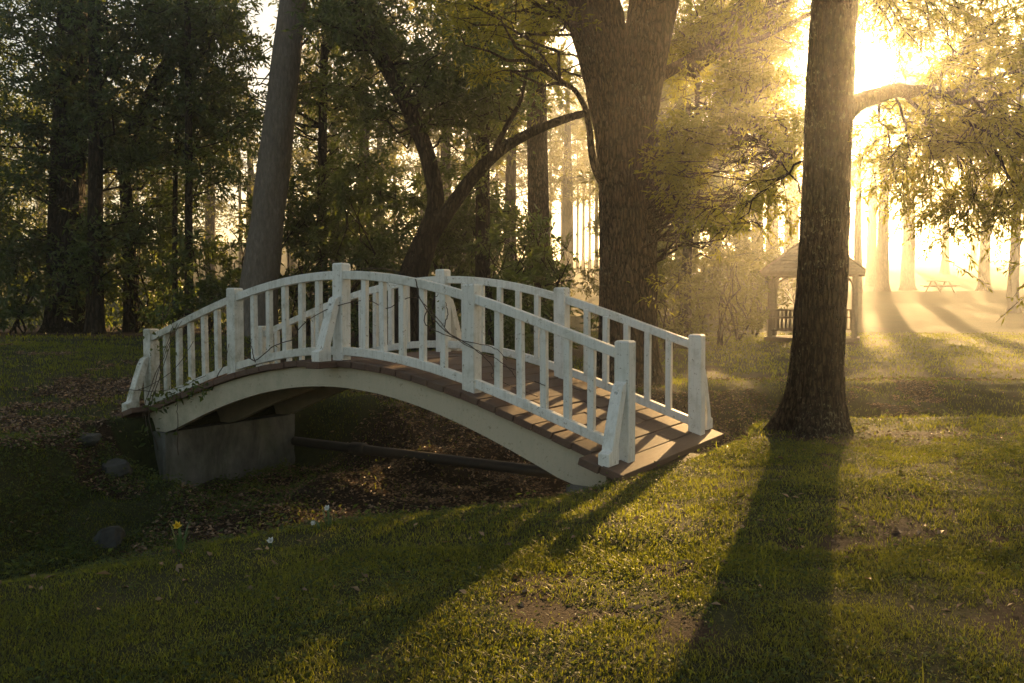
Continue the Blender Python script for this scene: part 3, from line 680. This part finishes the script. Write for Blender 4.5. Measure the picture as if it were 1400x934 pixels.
far_tree(1080, 80, 22, 17, 'faint tree far behind the gazebo', 78, 6, n=30, cz=.3)
far_tree(890, 42, 18, 15, 'hazy leafy tree behind the great forked oak on its sunny side', 81, 3.6, n=46, cz=.22)
far_tree(975, 46, 18, 16, 'golden leafy tree in the shafts of light left of the gazebo', 82, 4.2, n=46, cz=.25)
far_tree(1035, 50, 18, 15, 'leafy tree rising over the left eave of the gazebo', 83, 3.8, n=40, cz=.3)
far_tree(700, 44, 18, 16, 'hazy leafy tree in the gap left of the great forked oak', 84, 3.2, n=34, cz=.35)
far_tree(610, 48, 18, 17, 'hazy leafy tree behind the leaning V-shaped tree', 85, 4.5, n=44, cz=.3)
far_tree(500, 46, 18, 16, 'hazy leafy tree far behind the middle of the bridge', 86, 4.5, n=40, cz=.35)
far_tree(1190, 80, 14, 20, 'faint tall tree added on the slope before the low sun to shade the near lawn', 94, 5, n=46, cz=.78)  # extra tree, put in to throw shade on the near right lawn
far_tree(930, 62, 18, 20, 'tall hazy tree filling the gap between the two oaks', 87, 5, n=60, cz=.15)
far_tree(1055, 66, 18, 20, 'tall hazy tree behind the left corner of the gazebo roof', 88, 5, n=60, cz=.15)
far_tree(775, 78, 18, 20, 'pale misty tree among the distant pines', 89, 4, n=40, cz=.3)
far_tree(1150, 120, 10, 22, 'misty tree on the far slope behind the gazebo roof', 90, 8, n=60, cz=.05)
far_tree(1235, 130, 10, 22, 'misty tree on the far slope beyond the broad trunk', 91, 8, n=60, cz=.05)
far_tree(1330, 125, 10, 22, 'misty tree on the far slope above the picnic table', 92, 8, n=60, cz=.05)
far_tree(1410, 115, 10, 22, 'misty tree on the far slope at the right border', 93, 8, n=60, cz=.05)
bush(915, 21, 70, 345, 8, 'low hazy bush at the sunny foot of the great forked oak', 622, 'leaf_far', 130, .13, .05, None)
bush(1010, 27, 90, 350, 12, 'hazy bush at the left side of the gazebo', 623, 'leaf_far', 130, .13, .05, None)
for k, (px, Y, wp, top, n, lab) in enumerate([
    (890, 30, 120, 270, 24, 'tall misty bush half hidden by the great forked oak'), (925, 38, 120, 235, 30, 'tall misty thicket between the two oaks'), (975, 40, 130, 245, 30, 'broad misty thicket left of the gazebo'),
    (1040, 44, 130, 255, 30, 'misty thicket behind the left side of the gazebo'), (1090, 50, 120, 270, 26, 'misty thicket right behind the gazebo'), (1000, 33, 90, 300, 16, 'rounded hazy bush in the light shafts'), (855, 42, 120, 260, 24, 'misty thicket behind the trunk of the great forked oak')]):
    bush(px, Y, wp, top, n, lab, 640+k, 'leaf_far', 120, .20, .085, 'misty thickets between the oaks')
bush(955, 33, 110, 290, 20, 'tall hazy bush behind the small tree between the oaks', 624, 'leaf_far', 130, .15, .06, None)
PN = 'tall pines of the distant wood'
MW = 'misty leafy trees closing the view beyond the belt'
for k, px in enumerate([-60, 5, 60, 120, 180, 235, 290, 345, 400, 460, 520, 580, 640, 700, 850, 900]):
    Yk = 58+17*((k*7) % 5)/5+(k % 3)*9
    t_ = far_tree(px, Yk, 14, 15+3*((k*3) % 4)/3, 'misty leafy tree closing the view beyond the shady belt', 300+k, 4.6, n=44, cz=.06, nl=100)
    t_['group'] = MW
pine_src = None
def pine(px, Y, h, seed, label):
    global pine_src
    b = G(px, Y)
    if pine_src is None:
        rg = np.random.default_rng(9); e = empty('pine_tree', (0, 0, 0))
        link('trunk', trunk_mesh('trunk', np.array([[0, 0, -.3], [.02, 0, 3], [.05, .03, 9], [0, 0, 16], [0, 0, 22]]), [.26, .2, .17, .12, .03], 10, 0, .3, 3), M['bark_far'], e)
        tb_ = Tubes(); ps = []
        for k in range(44):
            z = rg.uniform(9.5, 22); a = rg.uniform(0, 6.28); ln = (23-z)*.22*rg.uniform(.5, 1.2)+.3; c = np.array([math.cos(a)*ln, math.sin(a)*ln, z+rg.uniform(-.2, .6)])
            tb_.add(curve((0, 0, z), c, 4, .05, .3, rg), np.linspace(.05, .015, 4), 4); ps.append(clump_leaves(c, .8, 70, .4, .09, rg))
        link('branches', tb_.mesh('branches'), M['bark_far'], e); link('crown', leaf_mesh('crown', ps), M['leaf_far'], e); pine_src = e; o = e
    else:
        o = pine_src.copy(); COL.objects.link(o)
        for ch in pine_src.children:
            c = ch.copy(); COL.objects.link(c); c.parent = o
    o.location = b; o.rotation_euler = (0, 0, seed*1.7); o.scale = (h/22,)*3; meta(o, label, 'tree', PN)
    return o
rp = np.random.default_rng(4); pl = 'tall straight pine in the misty wood beyond the belt'
for k, px in enumerate([752, 768, 776, 789, 797, 806, 815, 828, 905, 925, 950, 700, 680, 640, 600, 540, 500, 455, 420, 330, 285, 220, 190, 150, 60, 30, -20]):
    pine(px, rp.uniform(66, 105), rp.uniform(17, 24), k, pl)

# ------------------------------------------------------------------ gazebo
gb = G(1111, 26.8); gaz = empty('garden_gazebo', gb, R(7)); meta(gaz, 'open six-sided wooden gazebo with shingled roof on the misty lawn', 'gazebo')
GR, EH = 1.44, 2.12
hexa = [Vector((math.cos(k*math.pi/3), math.sin(k*math.pi/3), 0)) for k in range(6)]
def gpart(n, me, m, loc=(0, 0, 0), rot=(0, 0, 0), parent=gaz): return part(n, me, m, loc, rot, parent)
bm = bmesh.new(); vv = [bm.verts.new(h*1.62+Vector((0, 0, z))) for z in (-.3, .10) for h in hexa]
bm.faces.new(vv[6:]); bm.faces.new(vv[:6][::-1])
for k in range(6): bm.faces.new((vv[k], vv[(k+1) % 6], vv[6+(k+1) % 6], vv[6+k]))
gpart('floor', bm_mesh('floor', bm), M['wood_gazebo'])
gp = box_me('post', .12, .12, EH, .006); gbal = box_me('baluster', .035, .035, .62, 0)
rl = (hexa[1]-hexa[0]).length*GR-.12
grail = box_me('rail', rl, .07, .05, .004); gbeam = box_me('beam', rl+.1, .09, .16, .004)
tb = Tubes(); tb.add([(0, 0, 0), (.03, 0, .16), (.10, 0, .28), (.22, 0, .36), (.36, 0, .39)], .035, 6); gbr = tb.mesh('bracket')
for k in range(6):
    a, b = hexa[k]*GR, hexa[(k+1) % 6]*GR; mid = (a+b)/2; an = math.atan2((b-a).y, (b-a).x)
    gpart('post', gp, M['wood_gazebo'], (a.x, a.y, .10+EH/2), (0, 0, k*math.pi/3))
    gpart('beam', gbeam, M['wood_gazebo'], (mid.x, mid.y, .10+EH-.10), (0, 0, an))
    for (p, dr) in ((a, an), (b, an+math.pi)):
        gpart('bracket', gbr, M['wood_gazebo'], (p.x+math.cos(dr)*.06, p.y+math.sin(dr)*.06, EH-.5), (0, 0, dr))
    if k == 4: continue
    for z in (.22, .62, .86): gpart('rail', grail, M['wood_gazebo'], (mid.x, mid.y, .10+z), (0, 0, an))
    for j in range(9):
        q = a+(b-a)*(j+1)/10; gpart('baluster', gbal, M['wood_gazebo'], (q.x, q.y, .10+.54))
# roof: courses of shingles on six faces
RR, RH, z0 = 1.78, 1.28, EH+.02
for k in range(6):
    a, b = hexa[k]*RR, hexa[(k+1) % 6]*RR; V = []; Q = []
    n = 11
    for c in range(n):
        f0, f1 = c/n, (c+1)/n; 
        lo0, lo1 = a*(1-f0), b*(1-f0); hi0, hi1 = a*(1-f1), b*(1-f1); zl, zh = z0+RH*f0, z0+RH*f1
        i0 = len(V)
        V += [(*lo0.xy, zl+.035), (*lo1.xy, zl+.035), (*hi1.xy, zh+.008), (*hi0.xy, zh+.008), (*lo0.xy, zl), (*lo1.xy, zl)]
        Q += [(i0, i0+1, i0+2, i0+3), (i0+4, i0+5, i0+1, i0)]
    i0 = len(V); V += [(*a.xy, z0-.005), (*b.xy, z0-.005), (0, 0, z0+RH-.06)]
    me = bpy.data.meshes.new('roof_panel'); me.from_pydata(V, [], Q+[(i0, i0+2, i0+1)]); me.update()
    rpn = gpart('roof_panel', me, M['shingle'])
    fa = box_me('fascia', (b-a).length, .03, .14, .003); mid = (a+b)/2; gpart('fascia', fa, M['wood_gazebo'], (mid.x*.985, mid.y*.985, z0-.03), (0, 0, math.atan2((b-a).y, (b-a).x)), rpn)
    tb = Tubes(); tb.add([(a.x, a.y, z0+.04), (0, 0, z0+RH+.03)], .035, 5); gpart('hip_cap', tb.mesh('hip_cap'), M['shingle'], parent=rpn)

# picnic table in the haze
pb = G(1284, 58); pt = empty('picnic_table', pb, .4); meta(pt, 'wooden picnic table standing in the bright haze on the far lawn', 'picnic table')
for k in range(4): part('table_board', box_me('table_board', 1.8, .17, .04, .004), M['wood_gazebo'], (0, -.27+k*.18, .74), parent=pt)
for s in (-1, 1):
    part('bench', box_me('bench', 1.8, .26, .04, .004), M['wood_gazebo'], (0, s*.72, .44), parent=pt)
    part('cross_bar', box_me('cross_bar', .05, 1.6, .09, .004), M['wood_gazebo'], (s*.62, 0, .375), parent=pt)
    for q in (-1, 1): part('leg', box_me('leg', .045, .09, .9, .004), M['wood_gazebo'], (s*.67, q*.38, .33), (q*.55, 0, 0), parent=pt)

# ------------------------------------------------------------------ things in the ditch
pa, pb_ = Vector((-2.95, 11.25, 0)), Vector((.62, 8.95, 0))
tb = Tubes(); cps = [pa+(pb_-pa)*f for f in np.linspace(0, 1, 12)]
zz = [gz(c.x, c.y) for c in cps]; ln = np.polyfit(np.arange(12), zz, 1); pofs = max(z_-(ln[0]*k+ln[1]) for k, z_ in enumerate(zz))
cps = [Vector((c.x, c.y, ln[0]*k+ln[1]+.01+pofs)) for k, c in enumerate(cps)]
pipe = empty('drain_pipe', cps[0]); meta(pipe, 'long dark iron drain pipe lying across the ditch under the bridge', 'pipe')
o0 = cps[0]; tb.add([c-o0 for c in cps], .062, 14); link('barrel', tb.mesh('barrel'), M['pipe'], pipe)
tb = Tubes(); c0, dv = cps[3]-o0, (cps[-1]-cps[0]).normalized(); tb.add([c0-dv*.10, c0-dv*.095, c0+dv*.09, c0+dv*.13, c0+dv*.135], [.063, .083, .085, .075, .062], 14); link('coupling', tb.mesh('coupling'), M['pipe'], pipe)
def stone(label, px, py, Y, sx, sy, sz, seed):
    bm = bmesh.new(); bmesh.ops.create_icosphere(bm, subdivisions=4, radius=1)
    cuts = [(Vector(np.random.default_rng(int(seed*10)+q).normal(size=3)).normalized(), np.random.default_rng(int(seed*10)+q+50).uniform(.62, .9)) for q in range(16)]
    for v in bm.verts:
        c = v.co.copy()
        for dv_, lim in cuts:
            e_ = c.dot(dv_)-lim
            if e_ > 0: c -= dv_*e_*.92
        c *= 1+mnoise.noise(v.co*2.6+Vector((seed, 3, 0)))*.08+mnoise.noise(v.co*7)*.03+mnoise.noise(v.co*15)*.012
        v.co = Vector((c.x*sx, c.y*sy, c.z*sz))*1.25
    p = onground(px, py); o = link('field_stone', bm_mesh('field_stone', bm), M['stone']); o.location = (p.x, p.y, gz(p.x, p.y)+sz*.2); o.rotation_euler = (.3, .35, seed); meta(o, label, 'stone'); return o
stone('rounded grey stone lying on the weedy ditch bank', 150, 742, 5.3, .12, .10, .11, 1.3)
stone('mossy stone half buried in ivy left of the abutment', 160, 645, 8.7, .13, .12, .10, 2.2)
stone('flat stone under the ivy at the bridge corner', 122, 604, 9.2, .12, .10, .06, 3.1)
pk = [at(345, 684, 6.9), at(465, 689, 6.6)]; tb = Tubes()
za = gz(pk[0].x, pk[0].y)
bd = link('loose_board', box_me('loose_board', (pk[1]-pk[0]).length+.3, .13, .03, .004), M['deadwood']); c = (pk[0]+pk[1])/2
bd.location = (c.x, c.y, gz(c.x, c.y)+.05); bd.rotation_euler = (.15, .03, math.atan2(pk[1].y-pk[0].y, pk[1].x-pk[0].x)); meta(bd, 'weathered loose board lying in the ditch channel', 'board')

# flowers
def flower(name, label, px, Y, h, petal, nleaf, seed, lean=0.0, droop=False, group=None):
    rg = np.random.default_rng(seed); b = onground(px, Y)-Vector((0, 0, .01)); e = empty(name, b); meta(e, label, 'flower', group)
    top = np.array([lean, 0, h]); tb_ = Tubes(); tb_.add([(0, 0, 0), (lean*.3, 0, h*.5), (lean*.75, 0, h*.93), tuple(top)], [.005, .0045, .004, .005], 6); link('stem', tb_.mesh('stem'), M['stem'], e)
    ax = np.array([lean*4, -.55, -.2 if droop else .45]); ax = ax/np.linalg.norm(ax); s = np.cross(ax, [0, 0, 1]); s /= np.linalg.norm(s); u = np.cross(s, ax)
    V = []; F = []
    for k in range(6):
        a = k*math.pi/3; r = s*math.cos(a)+u*math.sin(a); t_ = s*-math.sin(a)+u*math.cos(a); i0 = len(V)
        L_ = (.026 if 'yellow' in petal else .019)*rg.uniform(.85, 1.15)
        V += [top, top+r*L_*.55+ax*.012+t_*.008, top+r*L_+ax*.022, top+r*L_*.55+ax*.012-t_*.008]; F.append((i0, i0+1, i0+2, i0+3))
    me = bpy.data.meshes.new('petals'); me.from_pydata([tuple(v) for v in V], [], F); me.update(); link('petals', me, M[petal], e)
    tb_ = Tubes(); tb_.add([tuple(top), tuple(top+ax*.012), tuple(top+ax*.028)], [.004, .007, .009], 8); link('cup', tb_.mesh('cup'), M[petal], e)
    V = []; F = []
    for k in range(nleaf):
        a = rg.uniform(0, 6.28); ln = h*rg.uniform(.6, 1.25); d = np.array([math.cos(a), math.sin(a), 0]); q = np.array([-d[1], d[0], 0])*.006; bs = d*.012; i0 = len(V)
        p = [bs, bs+d*ln*.06+[0, 0, ln*.4], bs+d*ln*.16+[0, 0, ln*.75], bs+d*ln*.30+[0, 0, ln*.98]]
        V += [p[0]-q, p[0]+q, p[1]-q, p[1]+q, p[2]-q*.8, p[2]+q*.8, p[3]]; F += [(i0, i0+1, i0+3, i0+2), (i0+2, i0+3, i0+5, i0+4), (i0+4, i0+5, i0+6)]
    if V:
        me = bpy.data.meshes.new('leaves'); me.from_pydata([tuple(v) for v in V], [], F); me.update(); link('leaves', me, M['stem'], e)
    return e
flower('daffodil', 'single yellow daffodil with strap leaves on the ditch edge', 247, 758, .16, 'petal_yellow', 14, 1, -.01)
flower('white_lily', 'white lily standing upright on the ditch edge', 449, 721, .12, 'petal_white', 6, 2, -.005)
flower('white_lily', 'white lily with nodding bloom on a bent stem', 438, 724, .06, 'petal_white', 3, 3, -.035, True)
flower('white_lily', 'short white lily close to the daffodil side of the bank', 368, 748, .04, 'petal_white', 3, 4, .01)

# ------------------------------------------------------------------ vines on the bridge
bw = bridge.matrix_basis.copy()
from mathutils import Matrix
bw = Matrix.Translation((BX, BY, 0)) @ Matrix.Rotation(YAW, 4, 'Z')
def B(s, t, z): return bw @ Vector((s, t, hd(s)+z))
def vine(label, paths, leaf_pts, seed, L=.07, W=.05, group=None, r=.006):
    rg = np.random.default_rng(seed); o0 = paths[0][0]; e = empty('climbing_vine', o0); meta(e, label, 'vine', group); tb_ = Tubes()
    for pth in paths:
        P = np.array([tuple(p-o0) for p in pth]); k = np.linspace(0, len(P)-1, len(P)*5); S = np.stack([np.interp(k, np.arange(len(P)), P[:, c]) for c in range(3)], 1)
        for _ in range(4): S[1:-1] = (S[:-2]+2*S[1:-1]+S[2:])/4
        S[1:-1] += rg.normal(size=(len(S)-2, 3))*.004
        tb_.add(S, np.linspace(r, r*.5, len(S)), 6)
    link('stem', tb_.mesh('stem'), M['vine'], e)
    if leaf_pts:
        Q = np.concatenate([np.array(tuple(c-o0))+rg.normal(size=(n, 3))*np.array([sp, sp, sp*.6]) for c, n, sp in leaf_pts]); D = rg.normal(size=Q.shape)+[0, -.4, -.5]
        V, T, tn = leaf_arrays(Q, D, L, W, .2, rg, .3); link('leaves', mesh_np('leaves', V, None, T, {'tint': tn}), M['weed'], e)
    return e
vine('bare brown vine looping through the middle balusters', [
    [B(-1.28, -.09, .14), B(-1.15, -.10, .06), B(-.9, -.09, .20), B(-.55, -.09, .22), B(-.15, -.42, .36), B(.02, -.10, .55), B(.3, .10, .62), B(.6, -.02, .52), B(.9, .02, .74), B(1.2, -.07, .60), B(1.45, -.09, .44), B(1.75, -.09, .40), B(1.98, -.06, .38), B(2.05, .06, .25)],
    [B(1.0, -.07, .88), B(1.05, -.09, .72), B(1.2, -.10, .58), B(1.4, -.11, .47), B(1.7, -.10, .42), B(1.9, -.07, .30), B(1.8, -.06, .20), B(2.1, .3, .10)],
    [B(.3, -.03, .90), B(.55, -.02, .93), B(.8, -.02, .91)], [B(1.2, -.09, .60), B(1.22, -.10, .72), B(1.28, -.09, .80)], [B(1.35, -.09, .52), B(1.40, -.1, .66), B(1.36, -.09, .74)],
    [B(1.15, -.09, .62), B(1.1, -.1, .50), B(1.3, -.1, .44), B(1.7, -.1, .46), B(1.9, -.08, .50), B(2.0, -.06, .42)], [B(-1.15, -.10, .06), B(-1.22, -.1, .25), B(-1.2, -.1, .32)], [B(2.27, -.04, .33), B(2.32, -.05, .335), B(2.37, -.04, .33)]],
    [(B(-.95, -.10, .2), 4, .04), (B(-.3, -.2, .38), 4, .03), (B(1.25, -.1, .66), 4, .06)], 5, .03, .015)
vp = [[B(-2.95+.12*k, -.2, -.55), B(-2.95+.05*k, -.24, -.1), B(-2.9+.07*k, -.14, .25), B(-2.75+.1*k, -.08, .55+.1*k), B(-2.6+.08*k, -.05, .85)] for k in range(3)]
vp += [[B(-2.7, -.1, .9), B(-2.72, -.1, 1.05), B(-2.66, -.1, 1.2), B(-2.74, -.1, 1.33)], [B(-2.7, -.1, .9), B(-2.6, -.08, 1.1), B(-2.5, -.08, 1.22)], [B(-3.3, -.3, .3), B(-3.0, -.22, .22), B(-2.7, -.18, .12), B(-2.3, -.16, .06), B(-1.9, -.15, .08)],
       [B(-3.5, -.4, .28), B(-3.25, -.4, .33), B(-2.95, -.25, .20), B(-2.5, -.1, .30), B(-2.2, -.08, .55)], [B(-2.35, -.19, -.7), B(-2.36, -.19, -.3), B(-2.36, -.19, -.08)], [B(-1.75, -.12, .02), B(-1.62, -.1, .18), B(-1.58, -.09, .35)]]
vine('leafy green vine climbing over the far end post and rail', vp, [(B(-2.4, -.18, -.02), 40, .10), (B(-2.1, -.18, -.02), 34, .10), (B(-2.7, -.2, .0), 30, .09), (B(-1.85, -.19, -.06), 12, .06), (B(-2.68, -.09, 1.02), 40, .13), (B(-2.7, -.09, 1.25), 22, .1), (B(-2.6, -.08, .65), 18, .14), (B(-2.85, -.25, -.3), 50, .16)], 6, .062, .045)

# ------------------------------------------------------------------ ground cover
BXI = Matrix.Rotation(-YAW, 2)
def under_bridge(x, y):
    dx, dy = x-BX, y-BY; s = dx*math.cos(YAW)+dy*math.sin(YAW); t = -dx*math.sin(YAW)+dy*math.cos(YAW)
    return (np.abs(s) < 3.3) & (np.abs(s) > 2.3) & (t > -.42) & (t < WID+.4)
def scatter(n, d0, d1, spread=.78, rg=rng):
    y = d0+(d1-d0)*rg.uniform(0, 1, n); x = rg.uniform(-1, 1, n)*y*spread; wgt = y*spread/(d1*spread)
    k = rg.uniform(0, 1, n) < wgt; return x[k], y[k]
def blades(bands):
    Vs = []; Ts = []; tn = []; off = 0
    for (n, d0, d1, h, wd, bend) in bands:
        x, y = scatter(n, d0, d1); dirt = dirt_amount(x, y); cl = vnoise(x, y, 4.5, 31)*.6+vnoise(x, y, 1.3, 32)*.4
        k = (rng.uniform(0, 1, len(x)) > dirt*1.12) & (rng.uniform(0, 1, len(x)) < (.30+1.1*smooth(.3, .65, cl) if h < .062 else 1.2*smooth(.66, .8, vnoise(x, y, 3.1, 36)*.5+vnoise(x, y, 9, 37)*.5))) & ~under_bridge(x, y)
        x, y, cl = x[k], y[k], cl[k]; m = len(x); z = ground(x, y)-.004
        hh = h*rng.uniform(.45, 1.2, m)*(.55+.9*cl); a = rng.uniform(0, 2*np.pi, m); ln = rng.uniform(.15, bend, m)*hh
        P = np.stack([x, y, z], 1); d = np.stack([np.cos(a), np.sin(a), np.zeros(m)], 1); q = np.stack([-np.sin(a), np.cos(a), np.zeros(m)], 1)*(wd*rng.uniform(.6, 1.3, m)/2)[:, None]
        mid = P+d*(ln*.35)[:, None]+np.stack([0*hh, 0*hh, hh*.6], 1); tip = P+d*ln[:, None]+np.stack([0*hh, 0*hh, hh], 1)
        Vs.append(np.stack([P-q*.7, P+q*.7, mid+q, mid-q, tip], 1).reshape(-1, 3)); i_ = np.arange(m)[:, None]*5+off
        Ts.append(np.concatenate([i_+[[0, 1, 2]], i_+[[0, 2, 3]], i_+[[3, 2, 4]]], 1).reshape(-1, 3)); off += m*5
        tn.append(np.repeat(np.clip(rng.uniform(0, .65, m)+.7*(vnoise(x, y, 1.1, 33)*.6+vnoise(x, y, 3.9, 34)*.4-.35), 0, 1), 5))
    return mesh_np('grass', np.concatenate(Vs), None, np.concatenate(Ts), {'tint': np.concatenate(tn)})
gr = link('grass', blades([(230000, 1.9, 4.5, .024, .0036, 1.6), (230000, 4.0, 8.2, .028, .005, 1.5), (120000, 8, 15, .045, .010, .8), (90000, 14.5, 32, .06, .022, .8), (16000, 2.2, 9, .065, .005, 1.3), (1500, 2.2, 9, .11, .006, 1.0)]), M['grass'])
meta(gr, 'short uneven lawn grass covering both banks', 'grass', kind='stuff')
# clover and small broad weeds among the grass
def leafy(name, n, d0, d1, L, W, cond, mat, lift=.03, flat=.55, seed=1, el=.3):
    rg = np.random.default_rng(seed); x, y = scatter(n, d0, d1, rg=rg); k = cond(x, y, rg) & ~under_bridge(x, y)*1; k = k.astype(bool); x, y = x[k], y[k]; m = len(x)
    P = np.stack([x, y, ground(x, y)+lift*rg.uniform(.05, 1, m)], 1); a = rg.uniform(0, 6.283, m); D = np.stack([np.cos(a), np.sin(a), rg.normal(size=m)*el], 1)
    V, T, tn = leaf_arrays(P, D, L, W, .15, rg, flat); return link(name, mesh_np(name, V, None, T, {'tint': tn}), M[mat])
o = leafy('clover', 170000, 1.9, 9.5, .019, .015, lambda x, y, r: (r.uniform(0, 1, len(x)) > dirt_amount(x, y)*1.05) & (vnoise(x, y, 1.7, 41)*.6+vnoise(x, y, 6, 42)*.4 > .42), 'weed', .035)
meta(o, 'low clover leaves mixed through the near lawn', 'clover', kind='stuff')
o = leafy('leaf_litter', 270000, 3.5, 15, .045, .026, lambda x, y, r: r.uniform(0, 1, len(x)) < np.where((dirt_amount(x, y) > .35) & (ditch_t(x, y) > .02), .95, np.where(dirt_amount(x, y) > .35, .10, .02)), 'litter', .02, .5, 2)
meta(o, 'brown fallen leaves covering the ditch and bare soil', 'fallen leaves', kind='stuff')
def bank_cond(x, y, r):
    t = ditch_t(x, y); lft = smooth(-1.5, -3.2, x)
    den = lft*smooth(.12, .3, t)*smooth(1.15, .85, t)*.95+smooth(-.05, .0, t)*smooth(.14, .06, t)*.12+.02*smooth(.1, .3, t)*(t < 1)
    return r.uniform(0, 1, len(x)) < den*smooth(.28, .5, vnoise(x, y, 1.9, 44)*.6+vnoise(x, y, 5, 45)*.4)
o = leafy('bank_weeds', 230000, 3.5, 12, .036, .024, bank_cond, 'weed', .10, .4, 3, .5)
meta(o, 'tangled ivy and low weeds on the ditch banks', 'weeds', kind='stuff')

# ------------------------------------------------------------------ morning haze
HZ = (-195, 215, -45, 255, -2.6, 34)
bm = bmesh.new(); bmesh.ops.create_cube(bm, size=1)
for v in bm.verts: v.co = Vector([HZ[2*k]+(v.co[k]+.5)*(HZ[2*k+1]-HZ[2*k]) for k in range(3)])
hm = bpy.data.materials.new('morning haze'); hm.use_nodes = True; t = hm.node_tree; t.nodes.clear()
ou = t.nodes.new('ShaderNodeOutputMaterial'); pv = t.nodes.new('ShaderNodeVolumePrincipled'); t.links.new(pv.outputs[0], ou.inputs['Volume'])
pv.inputs['Color'].default_value = (.95, .95, .93, 1); pv.inputs['Density'].default_value = .0019; pv.inputs['Anisotropy'].default_value = .83
hz = link('haze', bm_mesh('haze', bm), hm); meta(hz, kind='stuff')
